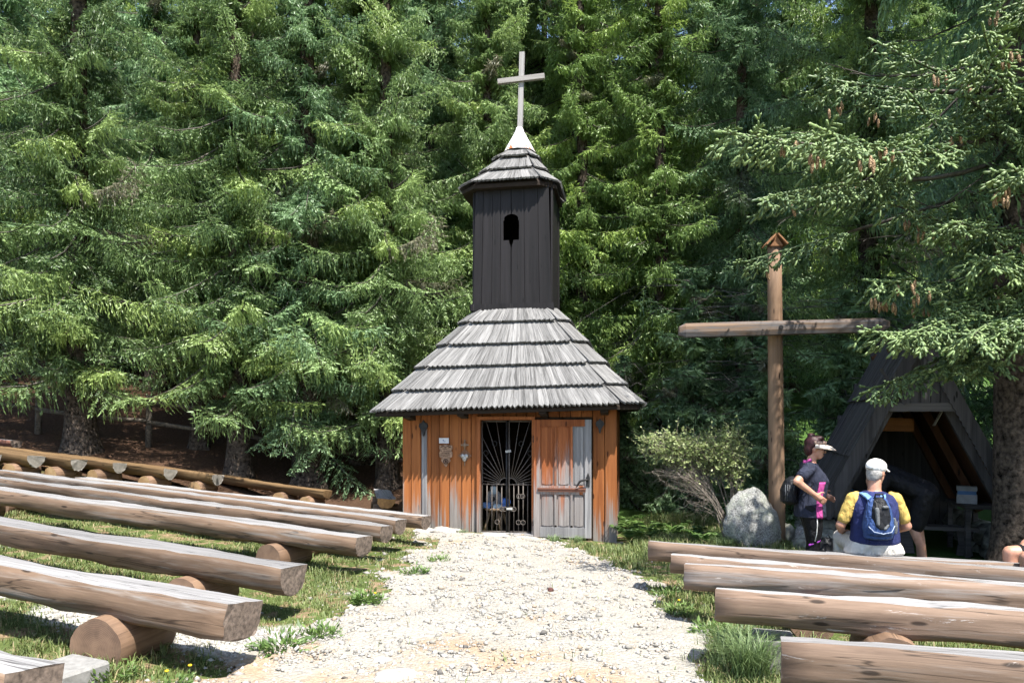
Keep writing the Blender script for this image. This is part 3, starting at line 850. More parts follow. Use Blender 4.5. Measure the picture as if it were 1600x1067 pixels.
BDIR = Vector((3, -1, 0)).normalized()          # left -> right along every row
def log_bench(label, right=None, left=None, w=.30, t=.20, pw=2.6, supports=(), mats=None, sup_r=.17, sup_len=.5, group='log benches', seed=0, sup_end=None, roll=-6):
    """right/left = world points of the middle of the flat top at either end"""
    mats = mats or [M_bside, M_btop, M_bend]
    A, B = Vector(left), Vector(right)
    L = (B - A).length; mid = (A + B) / 2
    rz = math.atan2(B.y - A.y, B.x - A.x); ry = -math.asin((B.z - A.z) / L)
    zg = gzf(mid.x, mid.y)
    root = empty('log_bench', (mid.x, mid.y, zg)); tag(root, label, 'bench', group)
    rr = np.random.default_rng(seed + 100)
    ns, m_ = max(10, int(L / .16)), 18
    prof = []
    for k in range(m_ + 1):                      # lower curve, from far top edge to near top edge
        q = math.pi * k / m_
        cx, sx = math.cos(q), math.sin(q)
        prof.append((math.copysign(abs(cx) ** (2 / pw), cx), -abs(sx) ** (2 / pw)))
    N = len(prof)
    V = []; F = []; mi = []; sm = []
    ph = rr.random(6) * 6.3
    for i in range(ns + 1):
        x = -L / 2 + L * i / ns
        s_ = 1 + .018 * math.sin(x * 1.7 + ph[0]) + .010 * math.sin(x * 4.3 + ph[1])
        st_ = 1 + .04 * math.sin(x * 1.1 + ph[2]) + .03 * math.sin(x * 5.1 + ph[3]) + .02 * math.sin(x * 11.3 + ph[1])
        jz = .003 * math.sin(x * 2.3 + ph[4]); jy = .014 * math.sin(x * .9 + ph[5])
        for k, (a, c) in enumerate(prof):
            d = rr.normal(0, .0035) + .008 * math.sin(x * 3.1 + k * .9 + ph[0]) * math.sin(k * 1.7 + ph[2])
            V.append((x + (0 if 0 < i < ns else rr.normal(0, .004)), a * w / 2 * s_ + jy + d, c * t * st_ + jz + d))
        for a in (.5, 0, -.5): V.append((x, a * w / 2 * s_ + jy, jz + rr.normal(.003, .002)))
    K = N + 3
    for i in range(ns):
        b0, b1 = i * K, (i + 1) * K
        for k in range(N - 1): F.append((b0 + k, b1 + k, b1 + k + 1, b0 + k + 1)); mi.append(0); sm.append(True)
        tp = [0, N, N + 1, N + 2, N - 1]
        for a, c in zip(tp[:-1], tp[1:]): F.append((b0 + a, b0 + c, b1 + c, b1 + a)); mi.append(1); sm.append(False)
    for b_, rev in ((0, False), (ns * K, True)):
        f = [b_ + k for k in range(N)] + [b_ + N + 2, b_ + N + 1, b_ + N]
        F.append(tuple(f[::-1] if rev else f)); mi.append(2); sm.append(False)
    mb = MB(); mb.v = V; mb.f = F; mb.mi = mi; mb.sm = sm
    seat = mb.build('seat', mats, root, mid - root.location, Euler((R(roll), ry, rz)))
    for s_ in supports:                          # distance from the right end
        p = B + (A - B).normalized() * s_
        gzz = gzf(p.x, p.y)
        top = p.z - t * .86
        r_ = max(.10, (top - gzz + .05) / 2 * 1.06) if sup_r is None else sup_r
        zc = top + .02 - r_
        mb = MB(); n = 22
        wob = 1 + rr.normal(0, .018, n)
        V = []
        ys = [-sup_len / 2, -sup_len / 4, 0, sup_len / 4, sup_len / 2]
        for y in ys:
            for k in range(n):
                q = 2 * math.pi * k / n; V.append((r_ * wob[k] * math.cos(q), y, r_ * wob[k] * math.sin(q)))
        Fs = [(i * n + k, i * n + (k + 1) % n, (i + 1) * n + (k + 1) % n, (i + 1) * n + k) for i in range(4) for k in range(n)]
        mb.add(V, Fs, 0, True); mb.add([], []); b_ = 0
        mb.f.append(tuple(range(n))[::-1]); mb.mi.append(1); mb.sm.append(False)
        mb.f.append(tuple(range(4 * n, 5 * n))); mb.mi.append(1); mb.sm.append(False)
        o = mb.build('support_log', [M_logs, sup_end or M_loge], root, Vector((p.x, p.y, zc)) - root.location, (0, R(rr.uniform(-180, 180)) * 0, rz + R(rr.uniform(-6, 6))))
    return root
def rowpt(right, dist, rise):
    """point `dist` metres to the left of `right` along the row, rising by `rise` per metre"""
    v_ = Vector(right) - BDIR * dist
    v_.z = right[2] + rise * dist
    return v_
GL_ = 'log benches left of the path'
LB = [  # right end (x, y, z), length, rise, w, t, pw, supports, sup_r, label
 ((-2.16, 3.36, .47), 4.0, .05, .30, .20, 3.2, (.6, 3.3), .17, 'log bench cut off at the lower left corner, only its end showing'),
 ((-1.64, 4.50, .475), 4.6, .066, .35, .215, 4.2, (.92, 3.9), .185, 'nearest thick log bench left of path on one big round support log'),
 ((-1.74, 5.92, .42), 5.4, .066, .36, .215, 2.7, (.92, 4.4), .17, 'second log bench left of path, wide greyed top, half-round end'),
 ((-1.52, 7.62, .385), 6.6, .066, .33, .205, 4.0, (.98, 5.6), .165, 'third log bench left of path with squared end and support log under it'),
 ((-1.45, 8.52, .365), 6.9, .066, .31, .20, 2.8, (1.0, 5.8), .16, 'fourth log bench left of path, thin bright top strip'),
 ((-1.38, 9.22, .345), 6.9, .068, .30, .185, 2.8, (1.0, 5.8), .15, 'fifth log bench left of path with flaking pale edge and rounded left end'),
 ((-1.14, 9.85, .305), 6.0, .062, .30, .19, 2.8, (1.0, 5.0), .15, 'sixth log bench left of path reaching closest to the chapel wall'),
]
for i, (re_, L, rise, w_, t_, pw, sup, sr, lab) in enumerate(LB):
    log_bench(lab, re_, rowpt(re_, L, rise), w_, t_, pw, sup, None, sr, .52, GL_, i, None, -8 if i < 2 else -4.5)
GR2 = 'log benches right of the path'
RB = [
 ((1.365, 7.30, .395), 5.2, -.022, .22, .20, 3.2, (.9, 4.4), .15, 'rearmost visible log bench right of path, in front of the seated man'),
 ((1.435, 6.62, .392), 5.2, -.03, .20, .16, 3.2, (.9, 4.4), .15, 'thin log bench right of path, second from the back'),
 ((1.41, 6.00, .425), 4.8, -.005, .22, .205, 3.2, (.95, 4.0), .165, 'middle log bench right of path with a round support log at its left'),
 ((1.365, 4.92, .468), 4.2, .004, .21, .215, 3.6, (1.02, 3.4), .175, 'long log bench right of path with peeling pale paint and a crack'),
 ((1.46, 4.0, .41), 3.4, .015, .21, .235, 3.6, (.9, 2.8), .15, 'nearest log bench at the lower right corner with two knots'),
]
for i, (le, L, rise, w_, t_, pw, sup, sr, lab) in enumerate(RB):
    ri = Vector(le) + BDIR * L; ri.z = le[2] + rise * L
    log_bench(lab, ri, le, w_, t_, pw, [L - s_ for s_ in sup], [M_rside, M_btop, M_bend], sr, .5, GR2, 20 + i)
# low bench hidden behind, carrying the seated visitors
log_bench('low log bench the two seated visitors sit on', (6.6, 6.32, .235), (3.18, 7.46, .255), .34, .2, 2.6, (.7, 2.9), [M_rside, M_btop, M_bend], .13, .45, GR2, 31)
# upper block of benches at far left, seen from their right ends
UB = [((-8.42, 11.95, 1.03), 'first'), ((-7.93, 12.3, .985), 'second'), ((-7.42, 12.6, .905), 'third'), ((-6.9, 12.95, .83), 'fourth'), ((-6.15, 13.25, .70), 'fifth'), ((-5.42, 13.6, .575), 'sixth')]
for i, (p, nm) in enumerate(UB):
    log_bench('log bench %s from the left in the row of pale half-round ends' % nm, p, rowpt(p, 3.2, .09), .32, .19, 2.0, (.35, 2.6), [M_wside, M_wside, M_wend], .14, .5, 'upper left log benches', 40 + i, M_loge2)
p = (-3.5, 14.0, .235)
log_bench('farthest log bench of the upper left block, ending near the big trunk', p, rowpt(p, 3.6, .10), .30, .17, 2.0, (.35, .95, 2.9), [M_wside, M_wside, M_wside], .13, .5, 'upper left log benches', 50, M_loge2)
p = (-2.04, 12.0, .30)
log_bench('short log bench with bright orange half-round end beside the chapel', p, (-2.35, 13.3, .33), .31, .16, 2.0, (.3, 1.3), [M_wside, M_btop, plain('fresh_orange_end', (.5, .26, .10), .8, .15, 25)], .11, .4, 'log benches left of the path', 51)
p = (-9.55, 14.2, 1.19)
log_bench('reddish log bench end in the shade at the far left edge', p, rowpt(p, 2.0, .06), .25, .14, 2.4, (.4, 1.6), [plain('reddish_log', (.30, .14, .10), .8), M_btop, M_bend], .12, .4, 'upper left log benches', 52)
# concrete footing blocks
def block(loc, d, rz, label):
    mb = MB(); x, y, z = d[0] / 2, d[1] / 2, d[2]; c_ = .015
    mb.prism([(-x, 0), (x, 0), (x, z - c_), (x - c_, z), (-x + c_, z), (-x, z - c_)], -y, y)
    o = mb.build('concrete_block', M_concrete, None, loc, (0, 0, rz)); tag(o, label, 'block', 'concrete footing blocks'); return o
block((-2.62, 4.16, gzf(-2.62, 4.16) - .12), (.34, .5, .21), R(-25), 'pale concrete block under the big round support log at lower left')
block((1.72, 4.86, gzf(1.72, 4.86) - .06), (.26, .3, .26), R(-18), 'pale concrete block under the peeling log bench at right')

# ---------------------------------------------------------------- big wayside cross
from mathutils import noise as mnoise
M_crosswood = wood('wayside_cross_wood', (.15, .090, .056), (.40, .26, .165), 'z', 20, .7, grey=(.22, .17, .13), grey_at=(.55, .75), bump=.4)
M_crossbeam = wood('wayside_cross_beam', (.11, .073, .048), (.31, .205, .135), 'x', 24, 1.6, grey=(.16, .15, .15), grey_at=(.47, .58), bump=.4)
CX, CY = 3.62, 10.05
cz0 = gzf(CX, CY)
wc = empty('wayside_cross', (CX, CY, cz0), R(-4)); tag(wc, 'tall brown log cross with a tiny roof standing behind the woman', 'cross')
mb = MB(); pts = [(0.0, 0, -.1), (-.006, 0, .8), (-.014, 0, 1.6), (-.022, 0, 2.5), (-.03, 0, 3.4), (-.036, 0, 4.14)]
mb.tube(pts, [.112, .108, .104, .10, .096, .092], 18); mb.build('post', M_crosswood, wc)
mb = MB(); n = 10
def beam_prof(s):
    return [(-.085 * s, -.09 * s), (.06 * s, -.09 * s), (.10 * s, -.03), (.10 * s, .05), (.05 * s, .095 * s), (-.05 * s, .095 * s), (-.09 * s, .05), (-.1 * s, -.03)]
xs = [-1.33, -1.25, -.6, 0, .6, 1.28, 1.42]; sc_ = [.62, 1, 1.03, 1, .98, 1.0, .45]
V = []; Fs = []
for x, s_ in zip(xs, sc_):
    for (y, z) in beam_prof(s_): V.append((x, y - .17, z + x * .02))
for i in range(len(xs) - 1):
    for k in range(8): Fs.append((i * 8 + k, i * 8 + (k + 1) % 8, (i + 1) * 8 + (k + 1) % 8, (i + 1) * 8 + k))
Fs += [tuple(range(8))[::-1], tuple(range(len(V) - 8, len(V)))]
mb.add(V, Fs); mb.build('beam', M_crossbeam, wc, (-.02, 0, 2.98))
mb = MB(); mb.tube([(-.025, -.265, 2.98), (-.025, -.285, 2.98)], [.032, .028], 10); mb.build('bolt', M_dark_iron, wc)
M_newwood = wood('fresh_orange_boards', (.24, .11, .05), (.44, .23, .11), 'y', 20, 1.2)
for s_ in (-1, 1):
    mb = MB(); mb.box((s_ * .075 - .036, -.02, 4.19), (.19, .26, .018), (0, R(48) * s_, 0)); mb.build('roof_board', M_newwood, wc)
mb = MB(); mb.prism([(-.12, 4.10), (.05, 4.10), (-.036, 4.24)], -.11, .09); mb.build('gable_block', M_newwood, wc)

# ---------------------------------------------------------------- rocks
def rock_mesh(name, size, mat, seed, sub=3, rough=.16, freq=1.7, smooth=True, shear=(0, 0), flat=0.0):
    bm = bmesh.new(); bmesh.ops.create_icosphere(bm, subdivisions=sub, radius=1.0)
    o = Vector((seed * 3.1, seed * 1.7, seed * .9))
    for v_ in bm.verts:
        p = v_.co.copy()
        d = mnoise.noise(p * freq + o) * rough * 2 + mnoise.noise(p * freq * 2.7 + o) * rough * .7 + mnoise.noise(p * freq * 7 + o) * rough * .22
        p = p * (1 + d)
        if flat: p.z = min(p.z, 1 - flat)
        p = Vector((p.x * size[0] + p.z * shear[0] * size[0], p.y * size[1] + p.z * shear[1] * size[1], p.z * size[2]))
        v_.co = p
    me = bpy.data.meshes.new(name); bm.to_mesh(me); bm.free(); me.materials.append(mat)
    if smooth: me.polygons.foreach_set('use_smooth', [True] * len(me.polygons))
    return me
m, nt, b = newmat('speckled_granite'); g = G(nt)
v = g.coord('Object', (1, 1, 1))
sp1 = g.noise(v, 45, 6, .8); sp2 = g.noise(v, 6, 5, .65); sp3 = g.vor(v, 38)
c1 = g.ramp(sp1, [(.36, (.045, .045, .043)), (.48, (.18, .18, .172)), (.62, (.36, .36, .345))])
c1 = g.mix(g.step(sp2, .46, .62), c1, g.ramp(sp1, [(.35, (.13, .14, .11)), (.65, (.36, .37, .33))]))
c1 = g.mix(g.math('MULTIPLY', g.step(g.noise(v, 3.2, 6, .7), .60, .70), .7), c1, (.09, .11, .045))
nt.links.new(c1, b.inputs['Base Color']); b.inputs['Roughness'].default_value = .85
g.bump(g.math('ADD', sp1, g.math('MULTIPLY', sp2, 1.5)), b, .7, .025)
M_granite = m
M_stone = plain('pale_limestone', (.50, .47, .42), .9, .2, 14, .5, bdist=.02)
M_stone2 = plain('grey_mossy_stone', (.24, .24, .20), .9, .35, 10, .5, bdist=.02)
bz = gzf(3.25, 9.95)
o = link('granite_boulder', rock_mesh('granite_boulder', (.375, .26, .49), M_granite, 4, 5, .10, 1.6, shear=(-.16, .12)), None, (3.245, 9.9, bz + .32), (0, 0, R(8)))
tag(o, 'large speckled grey granite boulder standing beside the leafy bush', 'boulder')
def stone(loc, size, label, seed, mat=None, rz=0, flat=0, cat='stone', grp='loose stones'):
    o = link('stone', rock_mesh('stone', size, mat or M_stone, seed, 3, .18, 1.9, flat=flat), None, (loc[0], loc[1], gzf(loc[0], loc[1]) + loc[2]), (0, 0, rz))
    tag(o, label, cat, grp); return o
stone((3.87, 9.75, .10), (.16, .14, .15), 'mossy grey stone at the foot of the tall cross, beside the boulder', 11, M_stone2)
stone((3.80, 10.25, .16), (.14, .12, .16), 'dark stone behind the mossy one at the foot of the tall cross', 12, M_stone2)
stone((4.02, 10.1, .14), (.15, .14, .18), 'bluish stone at the foot of the tall cross behind the woman', 13, M_granite)
stone((-1.02, 10.98, .02), (.22, .13, .085), 'pale rounded stone at the left of the chapel doorstep', 14)
stone((-1.32, 11.02, .02), (.15, .12, .06), 'smaller pale stone nearest the sixth bench end by the chapel', 15)
stone((-.86, 11.12, .02), (.12, .09, .05), 'flat pale stone against the chapel planks left of the door', 16)
stone((-.30, 10.86, .0), (.25, .16, .055), 'wide flat pale stone in front of the chapel gate', 17)
stone((.10, 10.82, .0), (.26, .12, .035), 'long flat step stone in front of the chapel gate, right one', 18)
stone((-.70, 4.52, .0), (.15, .11, .06), 'big pale stone at the bottom edge of the path', 19, flat=.3)
stone((.10, 5.30, .0), (.11, .07, .035), 'pale flat stone with mossy edge in mid path', 20, flat=.4)
stone((-.85, 4.85, .0), (.07, .05, .035), 'small yellowish stone near the bottom of the path, left of centre', 21)
stone((.37, 7.1, .01), (.03, .025, .025), 'single dark red pebble in the middle of the path', 22, plain('dark_red_stone', (.12, .05, .04), .8))
stone((-3.1, 13.3, .02), (.28, .2, .14), 'grey stone in the shade beyond the upper left benches', 23, M_stone2)
stone((-2.45, 13.8, .02), (.22, .2, .13), 'pale mossy stone in the shade left of the chapel', 24, M_stone2)

# ---------------------------------------------------------------- A-frame hut
M_hut = wood('hut_weathered_boards', (.030, .027, .027), (.13, .12, .12), 'z', 26, .8, grey=(.26, .25, .25), grey_at=(.58, .72))
M_hutin = wood('hut_inner_boards', (.06, .028, .013), (.20, .085, .035), 'z', 20, .8)
M_hutbeam = wood('hut_beam_grey', (.045, .04, .038), (.17, .155, .15), 'x', 26, .8)
M_hutorange = wood('hut_orange_board', (.22, .085, .025), (.42, .18, .055), 'x', 22, .8)
HX, HY, HZ = 5.27, 9.5, .38
hut = empty('a_frame_hut', (HX, HY, gzf(HX, HY)), R(-16.4)); tag(hut, 'dark wooden A-frame hut with open front under the spruce boughs', 'hut')
z0 = HZ - hut.location.z; AP = 2.72 - hut.location.z; W_, DP = 1.14, 2.75
sl = math.hypot(W_, AP - z0); ang = math.atan2(AP - z0, W_)
for s_ in (-1, 1):
    side = MB()
    side.add([(0, 0.05, AP - .05), (0, DP, AP - .05), (s_ * W_, DP, z0 - .05), (s_ * W_, .05, z0 - .05)], [(0, 1, 2, 3)])
    side = side.build('roof_side', M_hutin, hut)
    nb = 15
    for course, (u0, u1) in enumerate(((-.06, .37), (.31, .70), (.64, 1.04))):
        me = MB(); bw = DP / nb
        me.prism([(-bw / 2 + .004, 0), (bw / 2 - .004, 0), (bw / 2 - .004, .022), (-bw / 2 + .004, .022)], -(u1 - u0) * sl / 2, (u1 - u0) * sl / 2, plane='xy')
        # plank local: x = along ridge, z(after) handled by rotation below
        mesh = MB(); L_ = (u1 - u0) * sl
        mesh.box((0, 0, 0), (.022, bw - .006, L_)); mesh = mesh.mesh('plank', M_hut)
        for i in range(nb):
            um = (u0 + u1) / 2
            off = .02 + .024 * (2 - course) * 0 + .012 + (.02 * (2 - course)) * 0
            p = Vector((s_ * W_ * um, bw * (i + .5) - .04, AP + (z0 - AP) * um)) + Vector((s_ * math.sin(ang), 0, math.cos(ang))) * (.03 + random.uniform(0, .012))
            o = link('plank', mesh, side, p, (R(random.uniform(-.6, .6)), s_ * -(math.pi / 2 - ang) + (R(2.2) * s_ * -1), R(random.uniform(-1, 1))))
    # bargeboard on the front edge, toothed
    mb = MB(); nt_ = 34
    ed = []
    for i in range(nt_ * 2 + 1):
        u = i / (nt_ * 2); inn = .115 + (.016 if i % 2 else 0)
        cx_, cz_ = s_ * W_ * (u * 1.05), AP + .05 + (z0 - AP) * (u * 1.05)
        ed.append((cx_ - s_ * math.sin(ang) * inn, cz_ - math.cos(ang) * inn))
    outer = [(s_ * W_ * 1.05 + s_ * .04, AP + .07 + (z0 - AP) * 1.05), (s_ * .0, AP + .10)]
    mb.prism(ed + outer, -.075, -.045); mb.build('bargeboard', M_hut, hut)
    for y in (.12, 1.3, 2.55):
        mb = MB(); mb.box((s_ * (W_ / 2 - .1), y, (AP + z0) / 2 - .08), (.10, .09, sl), (0, s_ * -(math.pi / 2 - ang), 0)); mb.build('rafter', M_hutin if y > .5 else M_hut, hut)
    for i in range(9):
        rr_ = random.Random(i * 3 + s_)
        o = link('foundation_stone', rock_mesh('foundation_stone', (.19, .2, .2), M_stone2, 40 + i + s_ * 20, 2, .2), hut, (s_ * (W_ - .05), .12 + i * .31, z0 / 2 - .08 + rr_.uniform(-.04, .04)))
        o2 = link('foundation_stone', o.data, hut, (s_ * (W_ - .02), .25 + i * .3, z0 / 2 - .3)); o2.rotation_euler = (0, 0, 1.5)
TZ = 1.655 - hut.location.z + .10
mb = MB(); hw_ = W_ * (AP - TZ) / (AP - z0); mb.box((0, 0, TZ), (2 * hw_ - .02, .09, .11)); mb.build('tie_beam', M_hutbeam, hut)
nb = 8
for i in range(nb):
    a, c = -hw_ + 2 * hw_ * i / nb, -hw_ + 2 * hw_ * (i + 1) / nb - .006
    za = AP - abs(a) / W_ * (AP - z0) - .03; zc = AP - abs(c) / W_ * (AP - z0) - .03
    poly = [(a, TZ + .05), (c, TZ + .05), (c, max(zc, TZ + .06)), (a, max(za, TZ + .06))]
    if a < 0 < c: poly = poly[:3] + [(0, AP - .04)] + poly[3:]
    mb = MB(); mb.prism(poly, -.02 + random.uniform(-.006, .006), .008); mb.build('gable_plank', M_hut, hut)
mb = MB(); mb.box((-.33, -.045, TZ + .27), (.035, .03, .55), (0, R(-32), 0)); mb.build('gable_brace', M_hut, hut)
mb = MB(); z_ = TZ - .20; hw2 = W_ * (AP - z_) / (AP - z0) - .1; mb.box((-.16, 1.0, z_ - .03), (2 * hw2 - .34, .05, .19), (0, R(1.5), 0)); mb.build('inner_board', M_hutorange, hut)
back = MB(); back.add([(-W_, DP - .04, z0 - .5), (W_, DP - .04, z0 - .5), (W_, DP - .04, z0), (0, DP - .04, AP), (-W_, DP - .04, z0)], [(0, 1, 2, 3, 4)]); back = back.build('back_wall', M_hut, hut)
for i in range(10):
    a = -W_ + i * .252; c = a + .245; zt = AP - abs((a + c) / 2) / W_ * (AP - z0)
    mb = MB(); mb.box(((a + c) / 2, DP - .06, (zt + z0 - .5) / 2), (c - a, .025, max(.2, zt - z0 + .5))); mb.build('back_plank', M_hut, back)
def hut_pt(x, y, z):
    c_, s_ = math.cos(R(-16.4)), math.sin(R(-16.4))
    return (HX + c_ * x - s_ * y, HY + s_ * x + c_ * y, hut.location.z + z)
mb = MB(); mb.box((0, 0, 0), (.006, .13, .34)); mb.box((-.004, 0, 0), (.003, .10, .26), mi=1)
m_paper, nt, b = newmat('printed_notice'); g = G(nt); vv = g.coord('Object', (1, 40, 60)); nt.links.new(g.ramp(g.noise(vv, 1.0, 2), [(.45, (.35, .33, .30)), (.6, (.62, .60, .55))]), b.inputs['Base Color'])
um = .42
o = mb.build('notice_sheet', [plain('paper', (.62, .60, .55), .8, .05), m_paper], None, hut_pt(W_ * um - .13, .5, AP + (z0 - AP) * um - .07), (0, (math.pi / 2 - ang) * -1 * -1 + math.pi, R(-16.4)))
o.rotation_euler = (0, (math.pi / 2 - ang), R(-16.4 + 0)); tag(o, 'white printed notice pinned on the rafter inside the hut', 'notice')
# things inside the hut
b1 = empty('plank_bench', hut_pt(.35, .75, .0), R(-20)); tag(b1, 'low grey plank bench on two board legs inside the hut', 'bench')
mb = MB(); mb.box((0, 0, .37), (1.0, .26, .05)); mb.build('seat', M_hutbeam, b1)
for x in (-.35, .35): mb = MB(); mb.prism([(x - .10, 0), (x + .10, 0), (x + .07, .17), (x + .10, .345), (x - .10, .345), (x - .07, .17)], -.03, .03); mb.build('leg', M_hutbeam, b1)
b1 = empty('shelf_table', hut_pt(.86, 1.0, 0), R(-16)); tag(b1, 'dark side table by the right wall inside the hut', 'table')
mb = MB(); mb.box((0, 0, .68), (.42, .9, .05)); mb.build('top', M_hutbeam, b1)
for x in (-.16, .16):
    for y in (-.4, .4): mb = MB(); mb.box((x, y, .325), (.06, .06, .65)); mb.build('leg', M_hutbeam, b1)
mb = MB(); mb.box((0, 0, .06), (.24, .2, .12)); mb.box((0, 0, .145), (.22, .19, .05), mi=1); mb.box((0, 0, .20), (.24, .2, .06), mi=2)
o = mb.build('book_stack', [plain('white_cover', (.5, .5, .5), .6), plain('blue_cover', (.12, .25, .5), .6), plain('grey_cover', (.4, .4, .38), .6)], None, hut_pt(.76, .85, .706), (0, 0, R(-30)))
tag(o, 'stack of white and blue covered books on the hut side table', 'books')
o = MB(); o.box((0, 0, .13), (.22, .05, .26)); o.box((0, -.03, .12), (.16, .02, .12)); o.tube([(-.06, 0, .26), (-.05, 0, .32), (.05, 0, .32), (.06, 0, .26)], .01, 6)
o = o.build('cloth_bag', plain('blue_cloth', (.03, .13, .30), .8), None, hut_pt(-.82, .55, .62), (0, 0, R(-20))); tag(o, 'small blue bag hanging in the hut beside the seated man', 'bag')

# ---------------------------------------------------------------- pole fence in the shade
M_pole = plain('grey_fence_pole', (.16, .135, .11), .85, .3, 20, .4)
fz = empty('pole_fence', (-3, 16.4, gzf(-3, 16.4))); tag(fz, 'rough grey pole fence in the shade under the left spruces', 'fence')
FP = [(-12.5, 15.9), (-10.3, 16.0), (-8.0, 16.2), (-6.2, 16.5), (-4.9, 16.6), (-3.0, 16.5), (-1.2, 16.3)]
for i, (x, y) in enumerate(FP):
    z = gzf(x, y); mb = MB(); mb.tube([(x, y, z - .1), (x + .02, y, z + 1.15)], [.075, .06], 8); o = mb.build('post', M_pole, fz); o.location = -fz.location
for (a, c) in zip(FP[:-1], FP[1:]):
    for h in (.55, 1.0):
        za, zc = gzf(*a) + h, gzf(*c) + h
        mb = MB(); mb.tube([(a[0], a[1] - .08, za), ((a[0] + c[0]) / 2, (a[1] + c[1]) / 2 - .08, (za + zc) / 2 - .03), (c[0], c[1] - .08, zc + .03)], [.05, .045, .04], 8); o = mb.build('rail', M_pole, fz); o.location = -fz.location

# ---------------------------------------------------------------- spruces
M_bark = plain('spruce_bark', (.10, .078, .062), .95, .5, 16, .9, .1, bdist=.04)
M_twig = plain('grey_lichen_twigs', (.15, .135, .12), .9, .3, 12, .2, .1)
M_fol = {
 'mid': foliage('spruce_needles', (.046, .092, .034), (.295, .42, .155), .35, .42, tone=True),
 'yellow': foliage('spruce_needles_yellowish', (.055, .105, .028), (.29, .43, .125), .33, .42, tone=True),
 'blue': foliage('spruce_needles_bluish', (.043, .096, .044), (.27, .415, .20), .35, .42, tone=True),
}
def unit(a): return a / (np.linalg.norm(a, axis=-1, keepdims=True) + 1e-9)

def bough_template(seed, L=2.6, hang=.35, dens=1.0):
    """shoots of one bough along +x: arrays base, dir, length, width, plus woody lines"""
    r = np.random.default_rng(seed)
    Bs, Ds, Ls, Ws = [], [], [], []
    lines = []
    a_, b_ = r.uniform(.10, .30), r.uniform(.10, .32)
    def ax(s): return np.array([L * s * (1 - .04 * s), 0.12 * L * math.sin(s * 2.2 + seed) * .3, L * (-a_ * s ** 1.3 + b_ * s ** 3)])
    lines.append([ax(s) for s in (0, .25, .5, .75, 1.0)])
    s = .14
    side = 1
    while s < 1.0:
        p0 = ax(s); t = unit(ax(min(1, s + .03)) - ax(s - .03))
        side = -side
        bl = (.16 + .66 * (1 - s) ** .8 * min(1, s * 3.2)) * r.uniform(.6, 1.2) * (L / 2.6)
        fw = R(r.uniform(38, 68))
        lat = np.array([-t[1], t[0], 0]) * side
        d0 = unit(t * math.cos(fw) + lat * math.sin(fw) + np.array([0, 0, r.uniform(-.28, .12)]))
        n = max(3, int(bl / (.055 / dens)))
        prev = p0; q = p0.copy()
        drp = r.uniform(.25, 1.0) * hang
        pts = [p0]
        for k in range(n):
            f = (k + 1) / n
            dd = unit(d0 + np.array([0, 0, -drp * f * 1.6]))
            q = prev + dd * bl / n
            pr = np.cross(dd, (0, 0, 1)); pr = unit(pr)
            for sd in (-1, 1):
                if r.random() < .82:
                    sdv = unit(dd * r.uniform(.5, 1.1) + pr * sd * r.uniform(.4, 1.0) + np.array([0, 0, r.uniform(-.55, .2)]))
                    Bs.append(q); Ds.append(sdv); Ls.append(r.uniform(.06, .125) * (1 - .3 * f)); Ws.append(r.uniform(.013, .021))
            if r.random() < .38 * hang / .35 and k > 0:                  # pendulous strand
                nn = r.integers(2, 6); hp = q.copy()
                for j in range(nn):
                    hd = unit(np.array([r.normal(0, .18), r.normal(0, .18), -1.0]))
                    Bs.append(hp.copy()); Ds.append(hd); Ls.append(r.uniform(.08, .13)); Ws.append(r.uniform(.011, .017))
                    hp = hp + hd * .075
            prev = q
        Bs.append(q); Ds.append(unit(d0 + np.array([0, 0, -drp])) ); Ls.append(r.uniform(.08, .14)); Ws.append(.02)
        lines.append([p0, (p0 + q) / 2 + np.array([0, 0, .03 * bl]), q])
        # top tuft along the bough axis
        Bs.append(p0); Ds.append(unit(t + np.array([0, r.normal(0, .3), r.uniform(.1, .6)]))); Ls.append(r.uniform(.07, .12)); Ws.append(.018)
        s += .028 / dens * r.uniform(.7, 1.3) * (2.6 / L) ** .5
    return dict(B=np.array(Bs), D=np.array(Ds), L=np.array(Ls), W=np.array(Ws), lines=[np.array(l) for l in lines], Lx=L)

def kites(B, D, L, W, r, fold=.45):
    n = len(B)
    up = np.tile(np.array([0, 0, 1.0]), (n, 1)); up[np.abs(D[:, 2]) > .9] = (1, 0, 0)
    S = unit(np.cross(D, up)); N = np.cross(S, D)
    a = r.uniform(-1.0, 1.0, n)[:, None]
    S2 = S * np.cos(a) + N * np.sin(a); N2 = -S * np.sin(a) + N * np.cos(a)
    midp = B + D * (L * .42)[:, None]
    A = midp + S2 * W[:, None] - N2 * (W * fold)[:, None]; Bb = midp - S2 * W[:, None] - N2 * (W * fold)[:, None]
    T = B + D * L[:, None]
    V = np.stack([B, A, T, Bb], 1).reshape(-1, 3)
    i = np.arange(n)[:, None] * 4
    Fq = np.concatenate([i + np.array([[0, 1, 2]]), i + np.array([[0, 2, 3]])], 1).reshape(-1, 3)
    return V, Fq

def rot_z(P, q):
    c, s = np.cos(q), np.sin(q)
    return np.stack([P[..., 0] * c - P[..., 1] * s, P[..., 0] * s + P[..., 1] * c, P[..., 2]], -1)
def rot_y(P, q):
    c, s = np.cos(q), np.sin(q)
    return np.stack([P[..., 0] * c + P[..., 2] * s, P[..., 1], -P[..., 0] * s + P[..., 2] * c], -1)

def rot_x(P, q):
    c, s = np.cos(q), np.sin(q)
    return np.stack([P[..., 0], P[..., 1] * c - P[..., 2] * s, P[..., 1] * s + P[..., 2] * c], -1)

